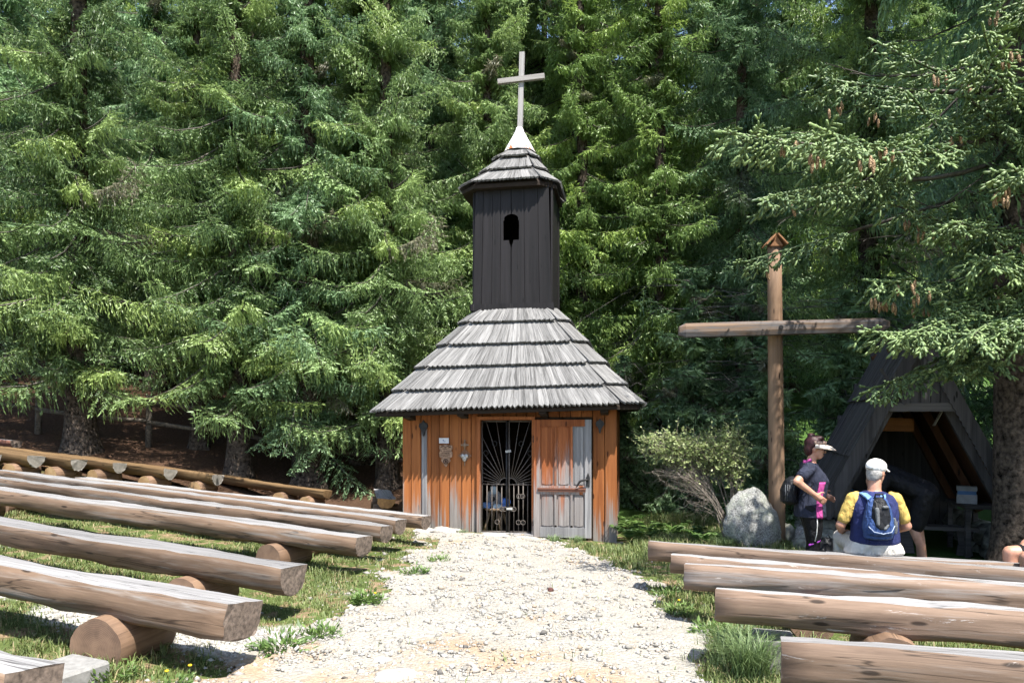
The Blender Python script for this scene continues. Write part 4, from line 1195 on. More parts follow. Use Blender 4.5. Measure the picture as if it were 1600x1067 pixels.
def twig_mesh(lines, name, r0=.016):
    V = []; F = []
    for ln, r_ in lines:
        m_ = len(ln); b0 = len(V)
        for i, p in enumerate(ln):
            rr_ = r_ * (1 - .8 * i / (m_ - 1))
            for k in range(3):
                q = 2.094 * k
                V.append((p[0] + rr_ * math.cos(q) * .6, p[1] + rr_ * math.cos(q + 1.57), p[2] + rr_ * math.sin(q)))
        for i in range(m_ - 1):
            for k in range(3):
                F.append((b0 + i * 3 + k, b0 + i * 3 + (k + 1) % 3, b0 + i * 3 + 3 + (k + 1) % 3, b0 + i * 3 + 3 + k))
    return np_mesh(name, np.array(V), np.array(F), M_twig)

def crown_meshes(seed, H, rad, h0, templates, front_only=True, nwh=.36, tip=.12, droop=0.0, inner=True):
    r = np.random.default_rng(seed)
    VV, FF, lines = [], [], []; nb = 0; TN = []
    z = h0
    while z < H:
        f = (z - h0) / (H - h0)
        Rm = rad * ((1 - f) ** .85 * (1 - tip) + tip) * (.75 + .25 * min(1, f * 6))
        nwhorl = r.integers(6, 9)
        ph = r.uniform(0, 6.28)
        for k in range(nwhorl):
            q = ph + 2 * math.pi * k / nwhorl + r.normal(0, .2)
            back = math.sin(q) > .35       # pointing away (+y)
            if front_only and back and r.random() < .6: continue
            if r.random() < .15: continue
            tone = r.random()
            T = templates[r.integers(len(templates))]
            Lb = Rm * r.choice([r.uniform(.45, .8), r.uniform(.8, 1.05), r.uniform(1.0, 1.32)])
            sc = Lb / T['Lx']
            keepp = min(1.0, max(.5, sc * 1.1)) * (.38 if z > 10.8 else 1)
            kk = r.random(len(T['B'])) < keepp
            el = r.uniform(-.95, .10) + .30 * f - droop
            rl = r.normal(0, .38)
            Bq = rot_z(rot_y(rot_x(T['B'][kk] * sc, rl), -el), q); Dq = rot_z(rot_y(rot_x(T['D'][kk], rl * .6), -el), q)
            zz = z + r.normal(0, .08)
            Bq = Bq + np.array([0, 0, zz])
            ls = max(.9, min(1.05, sc * 1.1)) * (1.5 if z > 10.8 else 1)
            V, Fq = kites(Bq, Dq, T['L'][kk] * ls * .98, T['W'][kk] * ls * .82, r)
            TN.append(np.full(len(V), tone)); VV.append(V); FF.append(Fq + nb); nb += len(V)
            for j, ln in enumerate(T['lines']):
                if j == 0 or (j % 4 == 0 and z < 9): lines.append((rot_z(rot_y(ln * sc, -el), q) + np.array([0, 0, zz]), .024 * sc if j == 0 else .006))
        for k in range(3 if inner else 0):       # short inner boughs that close the crown round the trunk
            q = r.uniform(math.pi, 2 * math.pi) if front_only else r.uniform(0, 2 * math.pi)
            T = TPL_S[r.integers(len(TPL_S))]; sc = Rm * r.uniform(.30, .50) / T['Lx']
            kk = r.random(len(T['B'])) < .6; el = r.uniform(-.5, .1)
            V, Fq = kites(rot_z(rot_y(T['B'][kk] * sc, -el), q) + np.array([0, 0, z + r.normal(0, .15)]), rot_z(rot_y(T['D'][kk], -el), q), T['L'][kk] * 1.1, T['W'][kk] * .95, r)
            TN.append(np.full(len(V), r.random() * .6 + .05)); VV.append(V); FF.append(Fq + nb); nb += len(V)
        z += nwh * r.uniform(.75, 1.25) * (1 + .5 * f)
    for _ in range(26):                # dead bare twigs low on the trunk
        q = r.uniform(0, 6.28); zz = r.uniform(.8, h0 + 2.5); Lb = r.uniform(.5, 1.5)
        lines.append((np.array([[0, 0, zz], [math.cos(q) * Lb * .5, math.sin(q) * Lb * .5, zz - .02], [math.cos(q) * Lb, math.sin(q) * Lb, zz - r.uniform(.1, .5)]]), .007))
    crown_meshes.tone = np.concatenate(TN)
    return np.concatenate(VV), np.concatenate(FF), lines

def trunk_mesh(H, r0, seed, flare=1.5, n=14):
    r = np.random.default_rng(seed)
    hs = [-.3, 0, .12, .3, .6, 1.0, 1.8, 3, 5, 8, 11, H]
    V = []; F = []
    ph = r.uniform(0, 6.28, 4)
    for h in hs:
        fl = 1 + (flare - 1) * math.exp(-max(h, 0) / .28)
        rr_ = r0 * fl * (1 - .85 * max(h, 0) / H)
        for k in range(n):
            q = 2 * math.pi * k / n
            w = 1 + (.10 * math.sin(3 * q + ph[0]) + .07 * math.sin(5 * q + ph[1])) * (fl - 1) * 1.6 + .03 * math.sin(4 * q + h * 2 + ph[2])
            V.append((rr_ * w * math.cos(q) + .04 * math.sin(h * .5 + ph[3]), rr_ * w * math.sin(q), h))
    for i in range(len(hs) - 1):
        for k in range(n): F.append((i * n + k, i * n + (k + 1) % n, (i + 1) * n + (k + 1) % n, (i + 1) * n + k))
    return np_mesh('trunk', np.array(V), np.array(F), M_bark, True)

TPL_A = [bough_template(s, 2.6, .40, 1.25) for s in range(1, 6)]
TPL_B = [bough_template(s, 2.6, .80, 1.2) for s in range(11, 15)]
TPL_S = [bough_template(s, 1.6, .45, 1.1) for s in range(21, 24)]
VAR = []
for i, (seed, H, rad, h0, tp, mt) in enumerate([
        (3, 15.5, 2.75, 1.9, TPL_A + TPL_B[:2], 'mid'),
        (7, 14.5, 2.45, 2.4, TPL_B, 'mid'),
        (9, 16.0, 2.55, 1.5, TPL_A, 'blue'),
        (13, 15.0, 1.95, 1.2, TPL_B + TPL_S, 'yellow')]):
    V, Fq, lines = crown_meshes(seed, H, rad, h0, tp)
    me = np_mesh('crown', V, Fq, M_fol[mt], tone=crown_meshes.tone); tw_ = twig_mesh(lines, 'branches')
    VAR.append((me, tw_, [trunk_mesh(H, rr_, seed + k) for k, rr_ in enumerate((.17, .23, .29))]))
    print('crown', i, len(Fq))
VARY, VARB = M_fol['yellow'], M_fol['blue']

def spruce(x, y, var, tr, sc, rz, label, group, mesh=None, name='spruce_tree', zs=None):
    z = gzf(x, y)
    t = empty(name, (x, y, z), R(rz)); tag(t, label, 'tree', group)
    me, twg, trs = VAR[var]
    for nm, d in (('trunk', trs[tr]), ('branches', twg), ('crown', me)):
        o = link(nm, d, t)
        if nm == 'crown' and mesh:
            o.material_slots[0].link = 'OBJECT'; o.material_slots[0].material = mesh
        if nm == 'branches': o['kind'] = 'stuff'
        if nm != 'trunk': o.scale = (sc, sc, sc if zs is None else zs)
    return t
FG = 'front row spruces'
FRONT = [
 (-11.6, 14.6, 1, 1, 1.0, 20, 'spruce cut by the left edge of the picture'),
 (-9.0, 15.3, 0, 2, 1.0, -15, 'spruce with thick sunlit trunk at far left behind the benches'),
 (-7.1, 16.6, 1, 0, .95, 30, 'spruce with very thin leaning trunk at left'),
 (-5.75, 15.4, 0, 1, .97, 10, 'spruce with slim dark trunk left of centre, bough drooping low'),
 (-4.35, 15.7, 2, 2, 1.0, -20, 'spruce with widest flared trunk standing left of the chapel'),
 (-3.55, 17.6, 1, 1, 1.05, 5, 'spruce with shaded trunk just right of the flared one'),
 (-2.75, 16.2, 0, 1, .98, -35, 'spruce closest to the left eave of the chapel'),
 (-.6, 18.0, 1, 1, 1.08, 15, 'spruce rising behind the left side of the bell tower'),
 (1.75, 18.4, 3, 1, 1.1, 10, 'sparse yellowish spruce with bare trunk showing right of the spire cross'),
 (3.5, 17.4, 3, 1, 1.12, -30, 'yellow-green spruce right of the bell tower'),
 (5.4, 17.2, 2, 1, 1.05, 25, 'bluish spruce behind the beam of the tall cross'),
 (7.6, 15.6, 0, 2, 1.05, 0, 'dark spruce behind the A-frame hut'),
 (9.6, 13.2, 2, 2, 1.05, -10, 'dark spruce to the right of the hut, mostly beyond the frame'),
]
for (x, y, v_, tr, sc, rz, lab) in FRONT: spruce(x, y, v_, tr, sc, rz, lab, FG)
r = np.random.default_rng(42)
rows = [(20.8, 2.0, -15, 13), (24.2, 2.1, -17, 15), (28.5, 2.3, -20, 18), (33, 2.6, -22, 20)]
for yy, stp, xa, xb in rows:
    x = xa + r.uniform(0, 1)
    while x < xb:
        v_ = int(r.integers(0, 4)); sc = r.uniform(1.05, 1.35)
        mesh = None
        if x > 0 and v_ in (0,): mesh = VARY
        if v_ == 1 and r.random() < .4: mesh = VARB
        spruce(x + r.normal(0, .3), yy + r.normal(0, .6), v_, int(r.integers(0, 3)), sc, r.uniform(-35, 35), 'dense spruce in the forest slope behind the front row', 'spruces of the forest slope', mesh)
        x += stp * r.uniform(.75, 1.25)
for x, y, v_ in ((1.0, 22.6, 0), (.5, 26.5, 2), (6.3, 23.0, 0), (4.6, 26.3, 1), (-3.2, 23.0, 0)):
    spruce(x, y, v_, 1, 1.3, 10 * x, 'dense spruce in the forest slope behind the front row', 'spruces of the forest slope')
# spruces added beyond the right edge to shade the hut and background
for (x, y, v_, sc, rz) in ((9.4, 9.0, 0, 1.25, 60), (8.6, 11.8, 2, 1.2, 40), (9.3, 6.0, 0, 1.3, 90), (11.2, 4.2, 2, 1.3, 80)):
    spruce(x, y, v_, 2, sc, rz, 'tall spruce added beyond the right edge to shade the hut', 'added shade spruces beyond the right edge', zs=sc * 1.35)

# ---------------------------------------------------------------- the near spruce at the right, with cone-laden boughs
M_near = foliage('near_spruce_shoots', (.050, .095, .034), (.235, .33, .125), .12, .5, 1.5)
m, nt, b = newmat('spruce_cone_scales'); g = G(nt)
cv = g.coord('Object', (1, 1, 1)); w_ = g.vor(cv, 95)
nt.links.new(g.ramp(w_, [(.15, (.50, .36, .20)), (.6, (.17, .095, .045))]), b.inputs['Base Color']); b.inputs['Roughness'].default_value = .7; g.bump(w_, b, .8, .01)
M_cone = m
NX, NY = 6.12, 8.75
nz = gzf(NX, NY)
near = empty('spruce_tree', (NX, NY, nz)); tag(near, 'big near spruce at right edge with cone-laden boughs overhanging the hut', 'tree', 'front row spruces')
link('trunk', trunk_mesh(26, .36, 77, 1.45, 24), near)
V, Fq, lines = crown_meshes(55, 25.0, 3.3, 4.3, TPL_A + TPL_B, front_only=False, nwh=.55, inner=False)
keepf = np.ones(len(Fq), bool)
cen = V[Fq[:, 0]]
keepf &= ~((cen[:, 1] < -1.1) & (cen[:, 2] < 6.4))      # room for the modelled boughs in front
keepf &= ~((cen[:, 0] < -.5) & (cen[:, 2] + nz < 3.1))
lit = np.zeros(len(Fq), bool); wpos = cen + np.array([NX, NY, nz])      # shoots cut from the crown so sun reaches bush, cross and people
for zp, (x0_, x1_, y0_, y1_) in ((0, (2.2, 4.05, 6.7, 10.7)), (1, (2.0, 4.0, 6.9, 10.6)), (2, (2.6, 4.1, 9.4, 10.6)), (3, (2.4, 5.1, 9.5, 10.6)), (4, (3.2, 4.0, 9.6, 10.5))):
    hx__ = wpos[:, 0] - .25 * (wpos[:, 2] - zp); hy__ = wpos[:, 1] + .45 * (wpos[:, 2] - zp)
    lit |= (hx__ > x0_) & (hx__ < x1_) & (hy__ > y0_) & (hy__ < y1_) & (wpos[:, 2] > zp)
keepf &= ~(lit & (np.random.default_rng(3).random(len(Fq) // 2).repeat(2)[:len(Fq)] < .97))
link('crown', np_mesh('crown', V, Fq[keepf], M_fol['blue'], tone=crown_meshes.tone), near)
link('branches', twig_mesh(lines, 'branches'), near)['kind'] = 'stuff'

def spindles(B, D, L, Rr, r, n=6):
    m = len(B)
    up = np.tile(np.array([0, 0, 1.0]), (m, 1)); up[np.abs(D[:, 2]) > .9] = (1, 0, 0)
    S = unit(np.cross(D, up)); N = np.cross(S, D)
    ring = []
    for f, rr_ in ((.18, .8), (.72, 1.0)):
        for k in range(n):
            q = 2 * math.pi * k / n + (0.3 if f > .5 else 0)
            rad = Rr * rr_ * (1.0 if k % 2 == 0 else .62)
            ring.append(B + D * (L * (f + (.1 if k % 2 == 0 else 0)))[:, None] + (S * math.cos(q) + N * math.sin(q)) * rad[:, None])
    V = np.stack([B] + ring + [B + D * L[:, None]], 1)
    F0 = []
    for k in range(n):
        k2 = (k + 1) % n
        F0 += [(0, 1 + k2, 1 + k), (1 + k, 1 + k2, 1 + n + k2), (1 + k, 1 + n + k2, 1 + n + k), (1 + n + k, 1 + n + k2, 1 + 2 * n)]
    K = 2 + 2 * n
    Fq = (np.array(F0)[None] + np.arange(m)[:, None, None] * K).reshape(-1, 3)
    return V.reshape(-1, 3), Fq

cm = MB(); prof = [(0, .004), (.012, .011), (.03, .0165), (.06, .018), (.09, .014), (.108, .007), (.114, .002)]
cm.tube([(0, 0, -p[0]) for p in prof], [p[1] for p in prof], 8); CONE = cm.mesh('cone', M_cone)

def near_bough(base, tip, spread, seed, ncones=0, rise=.25, start=.30, dens=1.0, cone_s=(.45, .95)):
    r = np.random.default_rng(seed)
    b_ = np.array(base, float); t_ = np.array(tip, float); L = np.linalg.norm(t_ - b_)
    wig = r.normal(0, 1, 3) * np.array([.6, .6, .5])
    def ax(s):
        p = b_ + (t_ - b_) * s + wig * math.sin(s * 4.4 + seed) * s * .12 * L ** .5
        p[2] += -rise * .55 * math.sin(math.pi * s) * L * .25 + rise * .12 * L * (s ** 4) - 0.03 * L * s ** 4
        return p
    Bs, Ds, Ls, Rs, lines, cpos = [], [], [], [], [], []
    lines.append((np.array([ax(s) for s in np.linspace(0, 1, 8)]), .035))
    s = start; side = 1
    while s < 1.0:
        p0 = ax(s); t = unit(ax(min(1, s + .02)) - ax(s - .02)); side = -side
        lat = unit(np.cross(t, (0, 0, 1))) * side
        bl = spread * (1.05 - .85 * s) * r.uniform(.65, 1.2) + .10
        fw = R(r.uniform(40, 62))
        d0 = unit(t * math.cos(fw) + lat * math.sin(fw) + np.array([0, 0, r.uniform(-.75, .40)]))
        n = max(2, int(bl / .058)); q = p0.copy(); drp = r.uniform(.2, 1.1)
        pts = [p0]
        for k in range(n):
            f = (k + 1) / n
            dd = unit(d0 + np.array([0, 0, -drp * f]))
            q = q + dd * bl / n; pts.append(q.copy())
            pr = unit(np.cross(dd, (0, 0, 1)))
            for sd in (-1, 1):
                if r.random() < .9:
                    sv = unit(dd * r.uniform(.5, 1.1) + pr * sd * r.uniform(.3, .9) + np.array([0, 0, r.uniform(-.7, .55)]))
                    l2 = r.uniform(.05, .095)
                    Bs.append(q.copy()); Ds.append(sv); Ls.append(l2); Rs.append(r.uniform(.011, .016))
                    if r.random() < .35:       # forked second-order shoots
                        e = q + sv * l2
                        for s3 in (-1, 1):
                            Bs.append(e); Ds.append(unit(sv + pr * s3 * .5 + np.array([0, 0, r.uniform(-.3, .15)]))); Ls.append(r.uniform(.06, .10)); Rs.append(r.uniform(.011, .015))
            Bs.append(q - dd * bl / n); Ds.append(dd); Ls.append(bl / n * 1.15); Rs.append(.014)
            if r.random() < .3:
                Bs.append(q.copy()); Ds.append(unit(np.array([r.normal(0, .25), r.normal(0, .25), -1]))); Ls.append(r.uniform(.08, .14)); Rs.append(.013)
        Bs.append(q); Ds.append(unit(d0 + np.array([0, 0, -drp * .6]))); Ls.append(r.uniform(.09, .14)); Rs.append(.016)
        lines.append((np.array(pts[::max(1, len(pts) // 3)][:4] if len(pts) > 3 else pts[:4]), .010))
        if cone_s[0] < s < cone_s[1]: cpos.append(q)
        s += .060 / L / dens * r.uniform(.7, 1.3)
    sfs = np.arange(start, 1, .06 / L)
    for s in sfs:
        Bs.append(ax(s)); Ds.append(unit(ax(min(1, s + .02)) - ax(s - .02) + np.array([0, 0, r.uniform(0, .02)]))); Ls.append(.10); Rs.append(.015)
    Bs.append(ax(1)); Ds.append(unit(ax(1) - ax(.97))); Ls.append(.15); Rs.append(.017)
    org = np.array([NX, NY, nz])
    V, Fq = spindles(np.array(Bs) - org, np.array(Ds), np.array(Ls), np.array(Rs), r)
    o = link('bough', np_mesh('bough', V, Fq, M_near), near)
    o2 = link('stem', twig_mesh([(l - org, rr_) for l, rr_ in lines], 'stem'), o)
    if ncones and cpos:
        cl = [cpos[i] for i in r.integers(0, len(cpos), max(1, ncones // 3))]
        for i in range(ncones):
            p = cl[i % len(cl)] + np.array([r.normal(0, .05), r.normal(0, .05), r.uniform(-.06, .0)]) - org
            c = link('cone', CONE, o, p, (r.normal(0, .12), r.normal(0, .12), r.uniform(0, 6)))
            c.scale = (1, 1, r.uniform(.85, 1.25))
    return len(Fq)
tot = 0
T0 = (NX, NY)
for i, (bz_, tip, spr, nc, rise, st_) in enumerate([
    (5.2, (2.72, 6.5, 4.62), .36, 8, .20, .52),
    (5.15, (3.3, 6.3, 4.72), .34, 3, .20, .56),
    (4.8, (2.12, 6.5, 4.02), .42, 8, .30, .40),
    (4.8, (2.62, 6.3, 4.06), .42, 10, .30, .40),
    (4.75, (3.25, 6.1, 4.10), .44, 4, .30, .36),
    (4.7, (3.85, 6.0, 4.15), .40, 0, .30, .36),
    (4.5, (2.3, 6.8, 3.62), .34, 2, .25, .55),
    (4.2, (2.36, 7.2, 3.20), .30, 2, .15, .66),
    (3.9, (3.10, 5.95, 3.28), .34, 7, .25, .52),
    (3.75, (3.45, 5.75, 3.10), .42, 3, .30, .42),
    (3.5, (3.00, 6.05, 2.72), .30, 18, .20, .58),
    (3.55, (3.75, 5.7, 2.92), .46, 3, .30, .36),
    (3.45, (4.15, 5.6, 2.80), .46, 3, .30, .34),
    (3.4, (3.6, 6.1, 2.55), .38, 1, .30, .45),
    (3.2, (4.3, 6.0, 2.45), .44, 1, .30, .36),
    (5.1, (3.55, 5.5, 4.52), .30, 7, .20, .62),
    (4.4, (3.72, 5.4, 3.44), .32, 8, .20, .58),
    (2.75, (3.95, 7.9, 2.05), .32, 0, .2, .40),
    (2.75, (4.3, 7.6, 2.10), .34, 0, .2, .40),
    (2.85, (4.8, 7.4, 2.25), .34, 0, .2, .35), (3.3, (3.75, 6.9, 2.45), .40, 0, .25, .35), (3.2, (4.2, 6.6, 2.3), .42, 0, .25, .35), (3.1, (3.5, 7.2, 2.45), .30, 0, .2, .55), (3.3, (4.6, 6.6, 2.45), .42, 0, .25, .3), (6.2, (5.1, 6.9, 5.75), .42, 4, .25, .35), (6.3, (5.0, 7.3, 5.85), .42, 3, .25, .35), (5.6, (5.2, 6.6, 5.0), .40, 4, .25, .35), (5.4, (4.6, 7.0, 4.9), .42, 0, .25, .3), (4.9, (5.3, 6.7, 4.2), .40, 3, .25, .3)]):
    kf = (1.22 if i in (4, 5) else 1.0 if 2 <= i <= 6 else 1.28) if i < 17 else 1.04
    if 2 <= i <= 6: st_ = max(st_, .50)
    tip = (tip[0] * kf, tip[1] * kf, 1.6 + (tip[2] - 1.6) * kf)
    tot += near_bough((NX, NY, nz + bz_ + (.55 if i < 8 else .25)), tip, spr * 1.35, 200 + i, nc, rise, st_)
print('near boughs tris', tot)

# ---------------------------------------------------------------- leafy bush by the boulder
M_leaf = foliage('bush_leaves', (.19, .26, .085), (.50, .56, .27), .45, .5, 3.0)
M_stem = plain('bush_stems', (.27, .23, .19), .85, .3, 30, .2)
bx_, by_ = 3.02, 10.15
bzz = gzf(bx_, by_)
bush = empty('leafy_bush', (bx_, by_, bzz)); tag(bush, 'airy pale green bush with bare lower twigs leaning left of the boulder', 'bush')
r = np.random.default_rng(8)
sb = MB(); LB_, LD_, LS_ = [], [], []
def bez(a, c, b_, n=6):
    return [(1 - t) ** 2 * a + 2 * t * (1 - t) * c + t * t * b_ for t in np.linspace(0, 1, n)]
def in_lobe(c, rd):
    u = unit(r.normal(0, 1, 3)) * r.random() ** .4
    return np.array(c) + u * np.array(rd)
lobes = [((-.74, 0, 1.40), (.58, .32, .24), 8, 150, True), ((-.34, 0, 1.38), (.36, .28, .26), 4, 80, True), ((-.02, 0, 1.30), (.27, .22, .44), 5, 120, True), ((-.80, -.05, 1.02), (.46, .22, .17), 6, 70, False), ((-.45, 0, .62), (.30, .2, .2), 3, 18, False)]
for c, rd, ns, nt_, leafy in lobes:
    mains = []
    for _ in range(ns):
        b0 = np.array([r.normal(0, .05), r.normal(0, .05), 0.]); e = in_lobe(c, np.array(rd) * .6)
        mid = (b0 + e) / 2 + np.array([.10 + .12 * abs(e[0]), 0, .28]) * np.array([1, 1, min(1, e[2])])
        pl_ = bez(b0, mid, e, 9); mains.append(pl_)
        sb.tube([tuple(x) for x in pl_], list(np.linspace(.010, .004, 9)), 5, cap=False)
    for _ in range(nt_):
        pl_ = mains[r.integers(len(mains))]; st_ = pl_[r.integers(4, 9)]; e = in_lobe(c, rd)
        tw = bez(st_, (st_ + e) / 2 + r.normal(0, .07, 3), e, 6)
        sb.tube([tuple(x) for x in tw], list(np.linspace(.0032, .0012, 6)), 3, cap=False)
        for k in range(3):
            q = tw[r.integers(2, 6)]; e2 = q + r.normal(0, .10, 3)
            sb.tube([tuple(q), tuple((q + e2) / 2 + r.normal(0, .015, 3)), tuple(e2)], [.0022, .0018, .001], 3, cap=False)
            if leafy:
                for _k in range(7):
                    f = r.random(); LB_.append(q + (e2 - q) * f); LD_.append(unit(unit(e2 - q) + r.normal(0, .8, 3))); LS_.append(r.uniform(.026, .048))
        if leafy:
            for _k in range(10):
                LB_.append(tw[r.integers(2, 6)] + r.normal(0, .012, 3)); LD_.append(unit(unit(e - st_) + r.normal(0, .8, 3))); LS_.append(r.uniform(.026, .048))
sb.build('stems', M_stem, bush)
V, Fq = kites(np.array(LB_), np.array(LD_), np.array(LS_), np.array(LS_) * .33, r, .2)
link('foliage', np_mesh('foliage', V, Fq, M_leaf), bush)
print('bush leaves', len(LB_))

# ---------------------------------------------------------------- leafy weeds, ferns, tufts
M_weed = foliage('weed_leaves', (.055, .11, .025), (.16, .25, .06), .3, .5, 4.0)
M_grass = foliage('grass_blades', (.060, .095, .022), (.21, .26, .085), .3, .6, .8, straw=(.34, .28, .15))
M_tuft = foliage('tall_grass_blades', (.09, .15, .05), (.25, .33, .15), .3, .5, 3.0)
M_fern = foliage('fern_fronds', (.04, .09, .02), (.13, .22, .05), .35, .5, 3.0)
def blades(P, H, W, lean, r):
    """bent 3-triangle blades"""
    n = len(P); a = r.uniform(0, 2 * np.pi, n); d = np.stack([np.cos(a), np.sin(a), np.zeros(n)], -1); s = np.stack([-np.sin(a), np.cos(a), np.zeros(n)], -1)
    up = np.array([0, 0, 1.0])
    l = lean * r.uniform(.3, 1.3, n)
    mid = P + up * (H * .62)[:, None] + d * (H * l * .35)[:, None]
    tip = P + up * (H * (1 - .25 * l))[:, None] + d * (H * l)[:, None]
    V = np.stack([P - s * W[:, None], P + s * W[:, None], mid - s * (W * .8)[:, None], mid + s * (W * .8)[:, None], tip], 1).reshape(-1, 3)
    F0 = np.array([(0, 1, 3), (0, 3, 2), (2, 3, 4)])
    return V, (F0[None] + np.arange(n)[:, None, None] * 5).reshape(-1, 3)
r = np.random.default_rng(77)
N = 640000
Y = 3.0 + 10.0 * r.random(N) ** 1.45; X = r.uniform(-9.5, 7.5, N)
keep = (np.abs(X) < Y * .72 + .6)
D = path_d(X, Y); sg = side_gravel(X, Y)
dn = vnoise(X, Y, .6, 31) * .55 + vnoise(X, Y, .17, 32) * .45
pr = np.clip((dn - .27) * 2.6, 0.02, 1) * np.clip(-D * 3.0 + .1, 0, 1) * (1 - np.clip((sg - .18) * 2.5, 0, .95))
pr = np.where((D > 0), 0.004, pr)
inch = (X > -1.9) & (X < 1.9) & (Y > 11.0 - .16 * X - .2)
pr = np.where(inch | ((X < -2) & (Y > 12.6 + .03 * X)) | ((X > 3.9) & (Y > 8.8)), 0, pr)
keep &= r.random(N) < pr
X, Y = X[keep], Y[keep]
shade = (X > 1.6) & (Y > 8.3)
H = r.uniform(.014, .05, len(X)) * (1 + .9 * (vnoise(X, Y, .9, 33) > .62)) * np.where(shade, 1.9, 1) * (1 + .02 * Y)
V, Fq = blades(np.stack([X, Y, gz(X, Y) + (vnoise(X, Y, .5, 1) - .5) * .05 - .004], -1), H, r.uniform(.0016, .0034, len(X)) * (1 + .06 * Y), .75, r)
o = link('grass', np_mesh('grass', V, Fq, M_grass)); tag(o, 'short green grass between the benches', 'grass', kind='stuff')
print('grass', len(X))

def weed(x, y, nl, size, label, mat=None, name='weed_clump', up=.6, grp='weed clumps'):
    r = np.random.default_rng(int(abs(x * 1000 + y * 77)) % 9999)
    z = gzf(x, y); t = empty(name, (x, y, z)); tag(t, label, 'plant', grp)
    B, D, L, W = [], [], [], []; st = MB()
    for i in range(nl):
        a = r.uniform(0, 6.28); rr_ = r.uniform(0, size * .5); el = r.uniform(.1, 1.0) * up * 1.5
        p = np.array([math.cos(a) * rr_, math.sin(a) * rr_, 0]); d = unit(np.array([math.cos(a), math.sin(a), el * 1.2]))
        h = size * r.uniform(.3, .8) * el
        q = p + d * h * .5
        st.tube([tuple(p), tuple(q)], .0022, 3, cap=False)
        for _ in range(7):
            B.append(q + r.normal(0, .03, 3) * size * 3); D.append(unit(d + r.normal(0, .45, 3))); l = size * r.uniform(.12, .30); L.append(l); W.append(l * r.uniform(.10, .2))
    st.build('stalks', mat or M_weed, t)
    V, Fq = kites(np.array(B), np.array(D), np.array(L), np.array(W), r, .25)
    link('leaves', np_mesh('leaves', V, Fq, mat or M_weed), t)
    return t
weed(-1.58, 5.05, 60, .30, 'tall leafy weeds at the end of the nearest left bench')
weed(-1.40, 5.45, 45, .24, 'weed clump between the first and second left bench ends')
weed(-1.30, 6.55, 60, .26, 'broad weed patch at the path edge right of the second left bench')
weed(-1.05, 7.75, 50, .24, 'weed clump at the path edge beside the third left bench end')
weed(-.85, 8.6, 40, .20, 'small weed clump on the path edge before the fourth left bench')
weed(-2.35, 4.35, 45, .20, 'weeds at the foot of the big round support log')
weed(-1.95, 4.25, 35, .17, 'small weeds with yellow flowers below the nearest left bench')
weed(1.45, 6.35, 50, .22, 'weeds in front of the middle right bench end')
weed(1.52, 5.55, 60, .26, 'weeds under the peeling right bench end')
weed(1.48, 7.15, 40, .2, 'weed clump at the path edge by the rearmost right bench')
weed(-5.9, 8.35, 40, .25, 'dark leafy weed in the grass under the third left bench')
for k, (x, y) in enumerate(((-1.98, 4.2), (-1.90, 4.32), (1.42, 6.3), (-1.2, 6.4))):
    fl = empty('yellow_flower', (x, y, gzf(x, y))); tag(fl, 'tiny yellow flower ' + ('low beside the nearest left bench, left one', 'low beside the nearest left bench, right one', 'in the weeds by the middle right bench', 'in the weeds right of the second left bench')[k], 'flower', 'yellow flowers')
    mb = MB(); mb.tube([(0, 0, 0), (.01, 0, .11)], .002, 4); mb.build('stalk', M_weed, fl)
    mb = MB(); mb.ell((.01, 0, .115), (.013, .013, .007), 8, 5); mb.build('blossom', plain('yellow_petals', (.75, .5, .02), .6), fl)
def tuft(x, y, n, h, label, name='grass_tuft'):
    r = np.random.default_rng(int(abs(x * 500 + y * 31)))
    z = gzf(x, y); P = np.stack([r.normal(0, .05, n), r.normal(0, .05, n), np.zeros(n)], -1)
    V, Fq = blades(P, h * r.uniform(.5, 1.1, n), np.full(n, .0028), 1.0, r)
    o = link(name, np_mesh(name, V, Fq, M_tuft), None, (x, y, z)); tag(o, label, 'grass tuft', 'grass tufts'); return o
tuft(1.50, 4.62, 520, .36, 'big bushy tuft of tall grass in front of the lower right bench')
tuft(1.42, 4.9, 250, .28, 'tall grass tuft beside the concrete block at right')
tuft(1.62, 5.2, 220, .24, 'grass tuft under the peeling right bench')
tuft(2.85, 9.75, 260, .28, 'sunlit grass tuft between the bush and the boulder')
tuft(.95, 10.75, 200, .14, 'dry grass tuft below the open chapel door')
tuft(.62, 10.82, 160, .12, 'low dry grass at the doorstep under the door leaf')
tuft(-.75, 11.0, 120, .10, 'short grass tuft among the pale stones by the chapel')
def fern(x, y, n, L, label):
    r = np.random.default_rng(int(abs(x * 300 + y * 17)))
    z = gzf(x, y); t = empty('fern', (x, y, z)); tag(t, label, 'fern', 'ferns')
    B, D, LL, W = [], [], [], []; st = MB()
    for i in range(n):
        a = 6.28 * i / n + r.normal(0, .25); l = L * r.uniform(.7, 1.15); hd = np.array([math.cos(a), math.sin(a), 0]); sd = np.array([-math.sin(a), math.cos(a), 0])
        pts = []
        for k in range(13):
            f = k / 12; p = hd * l * (f * .75) + np.array([0, 0, l * (1.05 * f - .62 * f * f)]); pts.append(tuple(p))
            if k:
                for s_ in (-1, 1):
                    B.append(p); D.append(unit(sd * s_ + hd * .5 + np.array([0, 0, -.15]))); q = l * .26 * math.sin(math.pi * min(1, f * .9 + .12)) + .01; LL.append(q); W.append(q * .2)
        st.tube(pts, .003, 3, cap=False)
    st.build('stalks', M_fern, t); V, Fq = kites(np.array(B), np.array(D), np.array(LL), np.array(W), r, .15); link('fronds', np_mesh('fronds', V, Fq, M_fern), t)
fern(1.86, 10.9, 11, .55, 'green fern at the right front corner of the chapel')
fern(2.05, 11.5, 10, .6, 'fern in the shade beside the chapel wall')
fern(2.75, 10.3, 12, .5, 'bright fern at the foot of the leafy bush')
